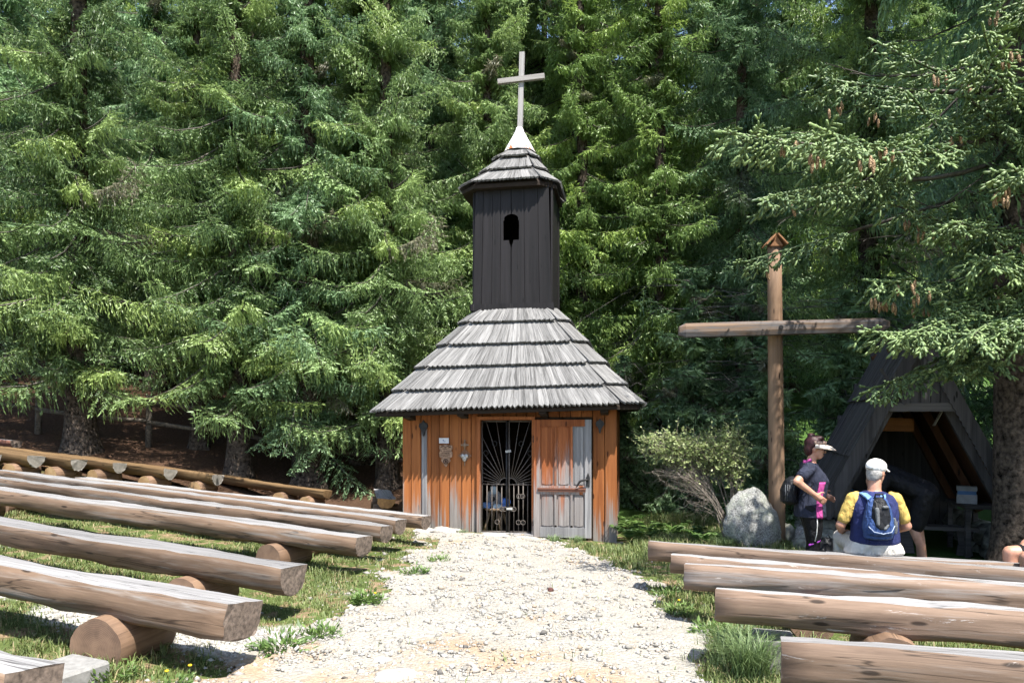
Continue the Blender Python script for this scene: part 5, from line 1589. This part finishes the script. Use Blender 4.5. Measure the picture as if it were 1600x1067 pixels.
fern(1.75, 12.2, 9, .6, 'dark fern behind the chapel corner')
fern(2.5, 11.6, 9, .5, 'dark fern in the shade behind the leafy bush')
# young spruces as dark undergrowth between chapel and hut
r = np.random.default_rng(19)
V, Fq, lines = crown_meshes(91, 2.6, 1.0, .12, TPL_S, front_only=False, nwh=.2, tip=.06)
SAP = np_mesh('crown', V, Fq, M_fol['blue'], tone=crown_meshes.tone); SAPT = twig_mesh(lines, 'branches'); SAPK = trunk_mesh(12, .03, 5); 
for k, (x, y, s_, lab) in enumerate(((3.0, 13.4, 1.0, 'young spruce in the shade behind the leafy bush'), (4.5, 13.0, 1.2, 'young spruce in the shade behind the tall cross'), (2.2, 14.6, 1.1, 'young spruce in the dark behind the right side of the chapel'),
        (6.0, 13.4, 1.5, 'young spruce in the dark left of the hut roof'), (3.7, 15.0, 1.7, 'taller young spruce in the dark between chapel and cross'), (5.0, 15.3, 1.6, 'taller young spruce in the dark right of the tall cross'))):
    t = empty('young_spruce', (x, y, gzf(x, y)), R(40 * k)); tag(t, lab, 'tree', 'young spruces')
    for nm, d in (('crown', SAP), ('branches', SAPT)): o = link(nm, d, t); o.scale = (s_, s_, s_); o['kind'] = 'stuff'
    mb = MB(); mb.tube([(0, 0, 0), (0, 0, 1.2 * s_), (0, 0, 2.55 * s_)], [.035, .02, .004], 8); mb.build('trunk', M_bark, t)

# ---------------------------------------------------------------- people
def capsule(mb, p0, p1, r0, r1, n=14):
    p0, p1 = Vector(p0), Vector(p1); d = (p1 - p0); L = d.length; d = d.normalized() if L > 1e-6 else Vector((0, 0, 1))
    pts = []; rad = []
    for k in range(5): q = R(90 * (1 - k / 4)) * .98; pts.append(p0 - d * r0 * math.sin(q)); rad.append(r0 * math.cos(q))
    for k in range(1, 5): q = R(90 * k / 4) * .98; pts.append(p1 + d * r1 * math.sin(q)) if k else None; rad.append(r1 * math.cos(q))
    pts.insert(5, p1.copy()); rad.insert(5, r1)
    mb.tube(pts, rad, n)
def loft(mb, rings, n=24):
    """rings: (centre, half-x, half-y[, rot]) horizontal ellipses"""
    V = []
    for (c, a, b) in rings:
        for k in range(n):
            q = 2 * math.pi * k / n; ca, sa = math.cos(q), math.sin(q)
            V.append((c[0] + a * math.copysign(abs(ca) ** .85, ca), c[1] + b * math.copysign(abs(sa) ** .85, sa), c[2]))
    F = [(i * n + k, i * n + (k + 1) % n, (i + 1) * n + (k + 1) % n, (i + 1) * n + k) for i in range(len(rings) - 1) for k in range(n)]
    F += [tuple(range(n))[::-1], tuple(range((len(rings) - 1) * n, len(rings) * n))]
    mb.add(V, F, 0, True)
TMP = bpy.data.scenes.new('sculpt')
def blob(name, parts, mat, parent, voxel=.012, smooth=4, noise_amp=0.0):
    mb = MB()
    for p in parts:
        if p[0] == 'c': capsule(mb, *p[1:])
        elif p[0] == 'e': mb.ell(p[1], p[2], 16, 12, 0, p[3] if len(p) > 3 else None)
        elif p[0] == 'l': loft(mb, p[1])
        elif p[0] == 'b': mb.box(p[1], p[2], p[3] if len(p) > 3 else None)
    me = mb.mesh(name, mat); o = bpy.data.objects.new(name, me); TMP.collection.objects.link(o)
    md = o.modifiers.new('r', 'REMESH'); md.mode = 'VOXEL'; md.voxel_size = voxel
    ms = o.modifiers.new('s', 'SMOOTH'); ms.iterations = smooth; ms.factor = .5
    vl = TMP.view_layers[0]; vl.update(); dg = vl.depsgraph
    me2 = bpy.data.meshes.new_from_object(o.evaluated_get(dg))
    bpy.data.objects.remove(o); bpy.data.meshes.remove(me)
    me2.name = name
    if not me2.materials: me2.materials.append(mat)
    if noise_amp:
        nv = len(me2.vertices); co = np.empty(nv * 3, np.float32); no = np.empty(nv * 3, np.float32)
        me2.vertices.foreach_get('co', co); me2.vertex_normals.foreach_get('vector', no)
        co = co.reshape(-1, 3); no = no.reshape(-1, 3)
        f = np.array([mnoise.noise((q[0] * 9, q[1] * 9, q[2] * 16)) + .5 * mnoise.noise((q[0] * 20, q[1] * 20, q[2] * 26)) for q in co.tolist()])
        me2.vertices.foreach_set('co', (co + no * (f * noise_amp)[:, None]).astype(np.float32).ravel())
    me2.polygons.foreach_set('use_smooth', [True] * len(me2.polygons))
    return link(name, me2, parent)
def cloth(name, col, rough=.85):
    m, nt, b = newmat(name); g = G(nt); col = tuple(c * .9 for c in col)
    fold = g.noise(g.coord('Object', (14, 14, 7)), 1.0, 3, .45, 1.2); weave = g.noise(g.coord('Object', (1, 1, 1)), 140, 2)
    nt.links.new(g.ramp(fold, [(.3, tuple(c * .82 for c in col)), (.7, tuple(min(1, c * 1.12) for c in col))]), b.inputs['Base Color'])
    b.inputs['Roughness'].default_value = rough; b.inputs['Specular IOR Level'].default_value = .15
    g.bump(g.math('ADD', fold, g.math('MULTIPLY', weave, .06)), b, .9, .035)
    return m
m, nt, b = newmat('skin'); g = G(nt); sk = g.noise(g.coord('Object', (1, 1, 1)), 14, 4)
nt.links.new(g.ramp(sk, [(.3, (.36, .175, .115)), (.7, (.50, .27, .185))]), b.inputs['Base Color']); b.inputs['Roughness'].default_value = .5; b.inputs['Subsurface Weight'].default_value = .08; b.inputs['Subsurface Radius'].default_value = (.02, .008, .005)
M_skin = m
M_navy = cloth('navy_jersey', (.030, .034, .055)); M_navy2 = cloth('royal_navy_cotton', (.028, .036, .115)); M_pink = cloth('pink_panel', (.46, .075, .27))
M_blk = cloth('black_lycra', (.010, .010, .012), .6); M_white = cloth('white_cotton', (.93, .91, .87)); M_yel = cloth('yellow_cotton', (.60, .42, .12))
M_sand = cloth('pale_trousers', (.64, .60, .54)); M_purple = cloth('purple_panel', (.28, .05, .36)); M_hair_r = plain('maroon_hair', (.045, .012, .014), .5, .3, 60, .4)
M_hair_g = plain('grey_hair', (.45, .43, .41), .6, .2, 80, .5); M_hair_d = plain('dark_hair', (.025, .018, .014), .5, .3, 60, .4); M_visor = cloth('cream_visor', (.62, .53, .45)); M_visorband = plain('tan_visor_band', (.36, .25, .20), .8, .35, 90, .2)
M_blue = cloth('blue_nylon', (.045, .085, .22), .5); M_ltblue = cloth('light_blue_webbing', (.16, .30, .58), .6); M_blacknyl = cloth('black_nylon', (.016, .017, .020), .45); M_greymesh = plain('grey_mesh_fabric', (.16, .17, .18), .7, .3, 120, .3)
M_shoe = cloth('dark_shoe', (.03, .03, .035)); M_sole = cloth('pale_sole', (.4, .4, .4)); M_lens = plain('glasses_lens', (.03, .025, .025), .15); M_eye = plain('eye_dark', (.02, .015, .012), .3)

def hand(c, d, up, side, s=1.0, curl=.35):
    """palm + five fingers; c wrist, d pointing direction, up = back of the hand normal, side = thumb side"""
    c, d, up, side = Vector(c), Vector(d).normalized(), Vector(up).normalized(), Vector(side).normalized()
    P = [('c', c, c + d * .05 * s, .024 * s, .030 * s), ('c', c + side * .018 * s, c + d * .075 * s + side * .022 * s, .017 * s, .015 * s), ('c', c - side * .018 * s, c + d * .07 * s - side * .022 * s, .017 * s, .014 * s)]
    for k, (off, l) in enumerate(((.030, .068), (.010, .078), (-.011, .072), (-.031, .056))):
        a = c + d * .078 * s + side * off * s
        b_ = a + (d - up * curl).normalized() * l * .5 * s; e = b_ + (d - up * curl * 2.2).normalized() * l * .5 * s
        P += [('c', a, b_, .0092 * s, .0088 * s), ('c', b_, e, .0088 * s, .0075 * s)]
    a = c + d * .02 * s + side * .03 * s; b_ = a + (d * .55 + side * .8).normalized() * .04 * s; e = b_ + (d * .9 + side * .35 - up * curl * .5).normalized() * .032 * s
    P += [('c', a, b_, .012 * s, .0105 * s), ('c', b_, e, .0105 * s, .008 * s)]
    return P
def head(c, yaw, pitch=0.0, s=1.0):
    """skull, jaw, nose, ears, lips; local +x = face"""
    M = Matrix.Translation(Vector(c)) @ Matrix.Rotation(yaw, 4, 'Z') @ Matrix.Rotation(pitch, 4, 'Y')
    def T(p): return tuple(M @ Vector([x * s for x in p]))
    def e(p, r, rt=(0, 0, 0)): return ('e', T(p), tuple(x * s for x in r), (M.to_3x3() @ Euler(rt).to_matrix()).to_euler())
    P = [e((-.008, 0, .025), (.098, .076, .098)), e((.018, 0, -.035), (.072, .062, .078)), e((.05, 0, -.075), (.038, .042, .036)),
         ('c', T((.085, 0, .008)), T((.108, 0, -.022)), .010 * s, .015 * s), e((.086, 0, -.058), (.014, .026, .007)), e((.084, 0, -.070), (.013, .022, .007)),
         e((.078, .032, -.012), (.018, .022, .016)), e((.078, -.032, -.012), (.018, .022, .016)), e((.082, 0, .032), (.016, .05, .012))]
    for sd in (-1, 1): P += [e((-.008, sd * .077, -.008), (.020, .010, .032), (0, 0, sd * .4))]
    return P, M

# ---- standing woman
wx, wy = 3.256, 8.0
wz = gzf(wx, wy)
wm = empty('person', (wx, wy, wz), R(-12)); tag(wm, 'standing person in cream visor and navy shirt with pink side, hand on hip', 'person')
leg = lambda y, kx: [('c', (-.03, y, .84), (kx * .5 + .005, y, .66), .105, .088), ('c', (kx * .5 + .005, y, .66), (kx, y, .46), .088, .060), ('c', (kx, y, .46), (kx - .035, y, .30), .060, .060), ('c', (kx - .035, y, .30), (kx - .04, y, .09), .058, .038), ('c', (kx - .08, y, .045), (kx + .12, y, .035), .042, .034)]
hp, HM = head((.035, 0, 1.50), R(-6), R(8))
wr = (-.005, -.262, 1.015)
body = leg(.09, .03) + leg(-.09, .0) + [('l', [((-.02, 0, .78), .11, .15), ((-.02, 0, .95), .11, .14), ((.0, 0, 1.15), .13, .15), ((-.02, 0, 1.30), .09, .15), ((-.02, 0, 1.36), .06, .08)]),
        ('c', (-.015, 0, 1.32), (.015, 0, 1.43), .052, .048), ('c', (-.05, -.165, 1.29), (-.20, -.305, 1.165), .050, .040), ('c', (-.20, -.305, 1.165), wr, .041, .027),
        ('c', (-.03, .165, 1.29), (.02, .25, 1.06), .050, .040), ('c', (.02, .25, 1.06), (.16, .19, .98), .040, .028)] + hp
body += hand(wr, (.75, .25, -.55), (.0, -1, -.2), (.35, 0, .8), 1.0, .3) + hand((.16, .19, .98), (.8, -.4, -.3), (.2, .9, .2), (0, 0, 1), .95, .4)
blob('body', body, M_skin, wm, .0085, 3)
SH = [((-.015, 0, .765), .165, .205), ((-.02, 0, .85), .162, .200), ((-.01, 0, .96), .150, .182), ((.0, 0, 1.06), .155, .178), ((.015, 0, 1.15), .165, .182), ((.0, 0, 1.23), .135, .180), ((-.02, 0, 1.30), .098, .172), ((-.025, 0, 1.355), .068, .09)]
blob('shirt', [('l', SH), ('c', (-.045, -.15, 1.295), (-.135, -.245, 1.222), .070, .066), ('c', (-.03, .15, 1.295), (.0, .225, 1.15), .070, .066)], M_navy, wm, .011, 5, .005)
def panel(name, rings, q0, q1, k, mat, parent, n=8):
    V = []; F = []
    zz = np.linspace(rings[0][0][2], rings[-1][0][2], 16)
    for i, z in enumerate(zz):
        zs = [r_[0][2] for r_ in rings]; c = [np.interp(z, zs, [r_[0][j] for r_ in rings]) for j in (0, 1)]; a = np.interp(z, zs, [r_[1] for r_ in rings]) * k; b_ = np.interp(z, zs, [r_[2] for r_ in rings]) * k
        for j in range(n + 1):
            q = q0 + (q1 - q0) * j / n; ca, sa = math.cos(q), math.sin(q)
            V.append((c[0] + a * math.copysign(abs(ca) ** .85, ca), c[1] + b_ * math.copysign(abs(sa) ** .85, sa), z))
    for i in range(15):
        for j in range(n): F.append((i * (n + 1) + j, i * (n + 1) + j + 1, (i + 1) * (n + 1) + j + 1, (i + 1) * (n + 1) + j))
    mb = MB(); mb.add(V, F, 0, True); o = mb.build(name, mat, parent)
    sd_ = o.modifiers.new('t', 'SOLIDIFY'); sd_.thickness = .006
    return o
panel('side_panel', SH[:5], R(-82), R(-58), 1.022, M_pink, wm)
blob('collar', [('c', (-.075, -.05, 1.345), (-.03, -.085, 1.375), .022, .02), ('c', (-.07, .0, 1.36), (-.075, -.06, 1.35), .022, .022)], M_pink, wm, .008, 2)
lg = lambda y, kx: [('c', (-.03, y, .86), (kx * .5 + .005, y, .66), .115, .096), ('c', (kx * .5 + .005, y, .66), (kx, y, .46), .096, .068), ('c', (kx, y, .46), (kx - .03, y, .26), .068, .064)]
blob('leggings', lg(.09, .03) + lg(-.09, .0), M_blk, wm, .011, 3)
mb = MB(); mb.tube([(.02, -.198, .80), (.025, -.188, .70), (.02, -.176, .60), (.005, -.165, .52)], .005, 6); mb.build('white_piping', M_white, wm)
blob('knee_panel', [('c', (-.045, -.145, .475), (.05, -.125, .525), .014, .020), ('c', (-.02, -.148, .485), (.035, -.142, .515), .014, .018)], M_purple, wm, .007, 2)
for y, kx in ((.09, .03), (-.09, 0)):
    blob('shoe', [('c', (kx - .09, y, .05), (kx + .13, y, .042), .052, .044), ('c', (kx - .05, y, .08), (kx - .04, y, .12), .05, .048)], M_shoe, wm, .012, 3)
def on_head(M, p): return tuple(M @ Vector(p))
def hell(M, p, r, rt=(0, 0, 0)): return ('e', on_head(M, p), r, (M.to_3x3() @ Euler(rt).to_matrix()).to_euler())
blob('hair', [hell(HM, (-.025, 0, .045), (.098, .086, .098)), hell(HM, (-.055, 0, -.01), (.06, .078, .08)), hell(HM, (-.055, 0, .135), (.045, .045, .03)), hell(HM, (.02, 0, .115), (.06, .06, .035))], M_hair_r, wm, .009, 3, .005)
mb = MB(); V = []; F = []; n = 20
for i in range(n + 1):
    q = R(-100 + 200 * i / n); ca, sa = math.cos(q), math.sin(q)
    for (kx, z) in ((1.0, .085), (1.0, .045)): V.append(on_head(HM, (.108 * kx * ca - .004, .092 * kx * sa, z + .01 * ca)))
for i in range(n): F.append((2 * i, 2 * i + 2, 2 * i + 3, 2 * i + 1))
mb.add(V, F, 0, True); o = mb.build('visor_band', M_visorband, wm); o.modifiers.new('t', 'SOLIDIFY').thickness = .008
mb = MB(); V = []; F = []
for i in range(n + 1):
    q = R(-95 + 190 * i / n); ca, sa = math.cos(q), math.sin(q)
    V += [on_head(HM, (.108 * ca, .094 * sa, .05 + .01 * ca)), on_head(HM, (.108 * ca + .06 * max(ca, 0), .094 * sa * 1.1, .035 + .01 * ca)), on_head(HM, (.108 * ca + .105 * max(ca, 0) ** .6, .094 * sa * 1.12, .008 + .006 * ca))]
for i in range(n):
    for j in (0, 1): F.append((3 * i + j, 3 * i + 3 + j, 3 * i + 4 + j, 3 * i + 1 + j))
mb.add(V, F, 0, True); o = mb.build('visor_brim', M_visor, wm); o.modifiers.new('t', 'SOLIDIFY').thickness = .005
mb = MB()
for sd in (-1, 1):
    mb.ring(on_head(HM, (.098, sd * .033, -.004)), .021, .0022, 'x', 14, 4); mb.tube([on_head(HM, (.095, sd * .055, .0)), on_head(HM, (.01, sd * .082, .004))], .0018, 4)
    mb.ell(on_head(HM, (.094, sd * .032, -.004)), (.006, .012, .008), 8, 6)
mb.build('glasses', M_lens, wm)
mb = MB(); mb.ell(on_head(HM, (.098, 0, -.064)), (.006, .020, .003), 10, 6); mb.build('lips', plain('lips', (.35, .11, .10), .5), wm)
# drawstring backpack on her back
bp = empty('drawstring_backpack', (wx, wy, wz), R(-12)); tag(bp, 'small black drawstring backpack on the back of the standing person', 'backpack')
blob('sack', [('l', [((-.235, -.06, .90), .05, .08), ((-.245, -.07, .93), .085, .125), ((-.25, -.07, 1.05), .085, .13), ((-.225, -.06, 1.16), .06, .10), ((-.20, -.05, 1.20), .03, .05)])], M_blacknyl, bp, .01, 4, .006)
mb = MB(); mb.tube([(-.19, -.05, 1.19), (-.10, -.10, 1.345), (-.0, -.125, 1.335), (.04, -.14, 1.24), (-.04, -.185, 1.10), (-.20, -.16, .95)], .006, 6); mb.build('cord', M_blacknyl, bp)
mb = MB()
for k in range(5): mb.tube([(-.30 + k * .02, -.195 + .003 * k, .95), (-.295 + k * .022, -.185, 1.12)], .003, 4)
mb.build('white_stripes', M_greymesh, bp)

# ---- seated man seen from behind (x right, y away from us, z above the seat)
mx, my, mz = 3.61, 7.32, .25
mn = empty('person', (mx, my, mz), R(-6)); tag(mn, 'seated person seen from behind in white cap and navy shirt with yellow sleeves', 'person')
hp, MM = head((.035, .06, .815), R(38), R(6))
arms = []
for s_ in (-1, 1):
    arms += [('c', (s_ * .222, .02, .535), (s_ * .312, .04, .29), .052, .046), ('c', (s_ * .315, .04, .29), (s_ * .235, .27, .20), .050, .033)]
    arms += hand((s_ * .235, .27, .20), (-s_ * .45, .75, -.15), (0, .1, 1), (-s_ * .9, 0, .1), 1.05, .4)
thigh = []; shin = []
for s_ in (-1, 1):
    thigh += [('c', (s_ * .12, .02, .085), (s_ * .16, .44, .10), .105, .078)]
    shin += [('c', (s_ * .16, .44, .10), (s_ * .16, .46, -.36), .070, .045), ('c', (s_ * .16, .40, -.40), (s_ * .17, .60, -.415), .045, .036)]
blob('body', [('l', [((0, .02, .03), .17, .12), ((0, .02, .25), .18, .12), ((0, .03, .48), .19, .11), ((0, .03, .58), .16, .09), ((0, .03, .63), .08, .07)]), ('c', (0, .03, .58), (.02, .05, .74), .066, .060)] + arms + thigh + shin + hp, M_skin, mn, .0095, 3)
blob('shirt', [('l', [((0, .02, .07), .225, .165), ((0, .01, .16), .232, .170), ((0, .01, .28), .222, .160), ((0, .015, .42), .225, .150), ((0, .02, .52), .222, .132), ((0, .025, .59), .185, .10), ((0, .03, .635), .085, .08)])], M_navy2, mn, .011, 4, .007)
for s_ in (-1, 1):
    blob('sleeve', [('c', (s_ * .165, .03, .600), (s_ * .205, .02, .560), .036, .064), ('c', (s_ * .205, .02, .555), (s_ * .275, .03, .385), .068, .064), ('c', (s_ * .275, .03, .40), (s_ * .285, .032, .362), .063, .064)], M_yel, mn, .011, 3, .005)
blob('trousers', [('l', [((0, .05, -.02), .25, .16), ((0, .03, .03), .285, .185), ((0, .02, .09), .262, .182), ((0, .02, .15), .225, .165)])] + [('c', (s_ * .13, .02, .088), (s_ * .165, .46, .10), .118, .092) for s_ in (-1, 1)] + [('c', (s_ * .165, .46, .10), (s_ * .165, .47, -.30), .09, .07) for s_ in (-1, 1)], M_sand, mn, .011, 4, .004)
for s_ in (-1, 1): blob('shoe', [('c', (s_ * .16, .40, -.40), (s_ * .17, .62, -.41), .055, .045)], M_shoe, mn, .012, 3)
blob('hair', [hell(MM, (-.035, 0, -.005), (.078, .080, .075)), hell(MM, (-.05, 0, -.045), (.05, .066, .045))], M_hair_g, mn, .009, 3, .004)
blob('cap', [hell(MM, (-.008, 0, .060), (.112, .095, .085)), hell(MM, (-.008, 0, .05), (.112, .095, .05))], M_white, mn, .009, 4, .004)
mb = MB(); V = []; F = []
for i in range(17):
    q = R(-75 + 150 * i / 16); ca, sa = math.cos(q), math.sin(q)
    V += [on_head(MM, (.102 * ca - .008, .09 * sa, .052)), on_head(MM, (.102 * ca + .085 * ca ** .7 - .008, .092 * sa, .036 - .016 * abs(sa)))]
for i in range(16): F.append((2 * i, 2 * i + 2, 2 * i + 3, 2 * i + 1))
mb.add(V, F, 0, True); o = mb.build('cap_brim', M_white, mn); o.modifiers.new('t', 'SOLIDIFY').thickness = .006
mb = MB(); mb.tube([on_head(MM, (-.118, -.03, .035)), on_head(MM, (-.122, 0, .032)), on_head(MM, (-.118, .03, .035))], .007, 6); mb.build('cap_strap', M_greymesh, mn)
# blue backpack
bk = empty('blue_backpack', (mx, my, mz + .035), R(-6)); bk.scale = (.80, .85, .86); tag(bk, 'blue and black backpack worn by the seated person', 'backpack')
BX = -.04
def bpring(z, w, d, y=-.20): return ((BX, y, z), w, d)
blob('main_bag', [('l', [bpring(.17, .10, .05), bpring(.185, .165, .085), bpring(.30, .185, .10), bpring(.42, .17, .10), bpring(.54, .14, .085), bpring(.62, .11, .06, -.185), bpring(.655, .06, .03, -.175)])], M_blue, bk, .010, 4, .004)
blob('front_pocket', [('l', [bpring(.22, .10, .03, -.275), bpring(.25, .15, .045, -.285), bpring(.34, .15, .05, -.285), bpring(.42, .115, .04, -.28)])], M_blue, bk, .009, 4, .003)
blob('black_panel', [('l', [bpring(.30, .04, .02, -.322), bpring(.33, .09, .024, -.318), bpring(.42, .11, .04, -.29), bpring(.53, .10, .045, -.268), bpring(.62, .07, .03, -.235), bpring(.65, .04, .02, -.21)])], M_blacknyl, bk, .008, 3, .004)
blob('grey_panel', [('c', (BX - .055, -.335, .36), (BX - .06, -.315, .52), .022, .028), ('c', (BX + .02, -.345, .31), (BX + .06, -.335, .35), .018, .015), ('c', (BX + .015, -.32, .55), (BX + .06, -.31, .55), .018, .018)], M_greymesh, bk, .008, 3)
mb = MB(); mb.tube([(BX - .15, -.30, .33), (BX - .10, -.335, .275), (BX, -.345, .255), (BX + .10, -.335, .275), (BX + .15, -.30, .34)], .005, 6)
mb.tube([(BX - .12, -.26, .56), (BX - .04, -.285, .60), (BX + .06, -.285, .60), (BX + .12, -.26, .56)], .005, 6) if False else None; mb.build('piping', cloth('pale_piping', (.4, .47, .6)), bk)
mb = MB(); mb.tube([(BX - .05, -.22, .645), (BX - .045, -.235, .685), (BX + .04, -.235, .685), (BX + .05, -.22, .645)], .011, 6); mb.build('handle', M_blacknyl, bk)
for s_ in (-1, 1):
    mb = MB(); pts = [(BX + s_ * .06, -.175, .60), (BX + s_ * .085, -.13, .64), (BX + s_ * .11, -.06, .672), (BX + s_ * .125, .02, .675), (BX + s_ * .13, .10, .63)]
    V = []; F = []
    for p in pts: V += [(p[0] - .034, p[1], p[2] + .004), (p[0] + .034, p[1], p[2] + .004 - .006 * s_), (p[0] + .034, p[1] + .01, p[2] - .012), (p[0] - .034, p[1] + .01, p[2] - .012)]
    for i in range(4):
        for k in range(4): F.append((4 * i + k, 4 * i + (k + 1) % 4, 4 * i + 4 + (k + 1) % 4, 4 * i + 4 + k))
    mb.add(V, F); mb.build('strap', M_ltblue, bk)
blob('side_pocket', [('l', [((BX + .185, -.19, .24), .03, .05), ((BX + .19, -.19, .33), .035, .06), ((BX + .175, -.19, .42), .02, .05)])], M_greymesh, bk, .008, 3)
mb = MB(); mb.tube([(BX + .20, -.17, .30), (BX + .28, -.08, .37), (BX + .30, -.02, .42)], .008, 6); mb.build('lower_strap', M_greymesh, bk)
# ---- black backpack on the ground
gb = empty('black_backpack', (3.58, 8.35, gzf(3.58, 8.35)), R(10)); tag(gb, 'black backpack standing on the ground between the two people', 'backpack')
blob('bag', [('l', [((0, 0, .0), .13, .09), ((0, 0, .06), .16, .12), ((0, 0, .28), .15, .12), ((0, 0, .42), .11, .08), ((0, .01, .47), .05, .04)])], M_blacknyl, gb, .011, 4, .006)
mb = MB(); mb.tube([(.10, -.10, .40), (.17, -.15, .25), (.16, -.14, .08)], .012, 6); mb.tube([(-.03, 0, .46), (0, -.01, .51), (.03, 0, .46)], .008, 6); mb.build('strap', M_greymesh, gb)

# ---- bending person inside the hut mouth
hx_, hy_ = 5.12, 9.25
hm = empty('person', (hx_, hy_, gzf(hx_, hy_)), R(150)); tag(hm, 'bending person in black shirt and shorts with bare legs inside the hut', 'person')
hp, BM = head((.50, .02, 1.02), 0, R(40))
lgs = []
for y, kx, fx in ((.10, .06, -.06), (-.10, .02, .10)):
    lgs += [('c', (-.05, y, .86), (kx, y, .48), .095, .062), ('c', (kx, y, .48), (kx - .06 + fx * .3, y, .28), .062, .058), ('c', (kx - .06 + fx * .3, y, .28), (kx - .08 + fx * .5, y, .09), .055, .040), ('c', (kx - .12 + fx * .5, y, .045), (kx + .10 + fx * .5, y, .035), .042, .034)]
ar = []
for y in (-.2, .2): ar += [('c', (.36, y, 1.10), (.48, y * 1.1, .86), .048, .040), ('c', (.48, y * 1.1, .86), (.62, y * .7, .74), .040, .028)] + hand((.62, y * .7, .74), (.7, -y, -.4), (.4, 0, .8), (0, -y, .1), 1.0, .5)
tor = [('c', (-.05, 0, .92), (.36, 0, 1.12), .145, .135), ('c', (-.04, .07, .92), (.34, .12, 1.10), .11, .09), ('c', (-.04, -.07, .92), (.34, -.12, 1.10), .11, .09), ('c', (.38, 0, 1.10), (.46, .01, 1.05), .056, .052)]
blob('body', lgs + ar + tor + hp, M_skin, hm, .012, 3)
blob('shirt', [('c', (-.06, 0, .92), (.36, 0, 1.125), .158, .148), ('c', (-.05, .08, .92), (.33, .135, 1.10), .122, .10), ('c', (-.05, -.08, .92), (.33, -.135, 1.10), .122, .10)] + [('c', (.35, y, 1.10), (.43, y * 1.1, .95), .068, .062) for y in (-.2, .2)], M_blk, hm, .012, 4, .006)
blob('shorts', [('c', (-.06, y, .90), (.03, y, .52), .125, .095) for y in (-.095, .095)] + [('e', (-.06, 0, .90), (.15, .19, .12))], M_blk, hm, .012, 4, .005)
blob('hair', [hell(BM, (-.03, 0, .05), (.095, .084, .085))], M_hair_d, hm, .012, 3, .004)
blob('collar', [('c', (.40, -.05, 1.12), (.42, .06, 1.12), .05, .05)], M_white, hm, .01, 3)
for y, fx in ((.10, -.06), (-.10, .10)): blob('shoe', [('c', (-.07 + fx * .5, y, .05), (.13 + fx * .5, y, .04), .052, .044)], M_shoe, hm, .012, 3)

# ---- visitor at the right edge, only knee and shorts in the frame (faces left)
ex, ey = 5.22, 6.82
ep = empty('person', (ex, ey, .25), R(176)); tag(ep, 'seated person at the right edge, bare knee and black shorts showing', 'person')
hp, EM = head((.03, 0, .815), 0)
lgs = []
for s_ in (-1, 1): lgs += [('c', (.02, s_ * .10, .085), (.50, s_ * .13, .085), .10, .068), ('c', (.50, s_ * .13, .085), (.50, s_ * .13, -.16), .066, .060), ('c', (.50, s_ * .13, -.16), (.49, s_ * .13, -.36), .058, .042), ('c', (.45, s_ * .13, -.405), (.66, s_ * .13, -.415), .044, .035)]
ar = []
for s_ in (-1, 1): ar += [('c', (.0, s_ * .20, .53), (.06, s_ * .27, .28), .055, .045), ('c', (.06, s_ * .27, .28), (.28, s_ * .17, .21), .045, .030)] + hand((.28, s_ * .17, .21), (.8, -s_ * .3, -.1), (0, 0, 1), (0, -s_, 0), 1.0, .4)
blob('body', [('l', [((0, 0, .03), .12, .16), ((0, 0, .25), .12, .17), ((0, 0, .48), .11, .18), ((0, 0, .58), .09, .15), ((0, 0, .63), .07, .08)]), ('c', (0, 0, .58), (.02, 0, .74), .06, .055)] + lgs + ar + hp, M_skin, ep, .012, 3)
blob('shirt', [('l', [((0, 0, .08), .15, .20), ((0, 0, .28), .145, .20), ((0, 0, .50), .13, .20), ((0, 0, .585), .10, .16), ((0, 0, .635), .08, .085)])] + [('c', (0, s_ * .18, .545), (.03, s_ * .245, .39), .078, .07) for s_ in (-1, 1)], M_navy, ep, .012, 4, .005)
blob('shorts', [('l', [((0, 0, .0), .15, .19), ((0, 0, .06), .17, .205), ((0, 0, .15), .14, .18)])] + [('c', (.03, s_ * .11, .085), (.385, s_ * .125, .086), .112, .088) for s_ in (-1, 1)], M_blk, ep, .011, 3)
mb = MB(); mb.prism([(.315, .075), (.335, .095), (.365, .088), (.35, .06)], .205, .225); mb.build('red_badge', cloth('red_print', (.55, .02, .03)), ep)
blob('hair', [hell(EM, (-.02, 0, .05), (.10, .085, .085))], M_hair_d, ep, .012, 3, .004)
for s_ in (-1, 1): blob('shoe', [('c', (.45, s_ * .13, -.405), (.68, s_ * .13, -.41), .055, .045)], M_shoe, ep, .012, 3)

bpy.data.scenes.remove(TMP)
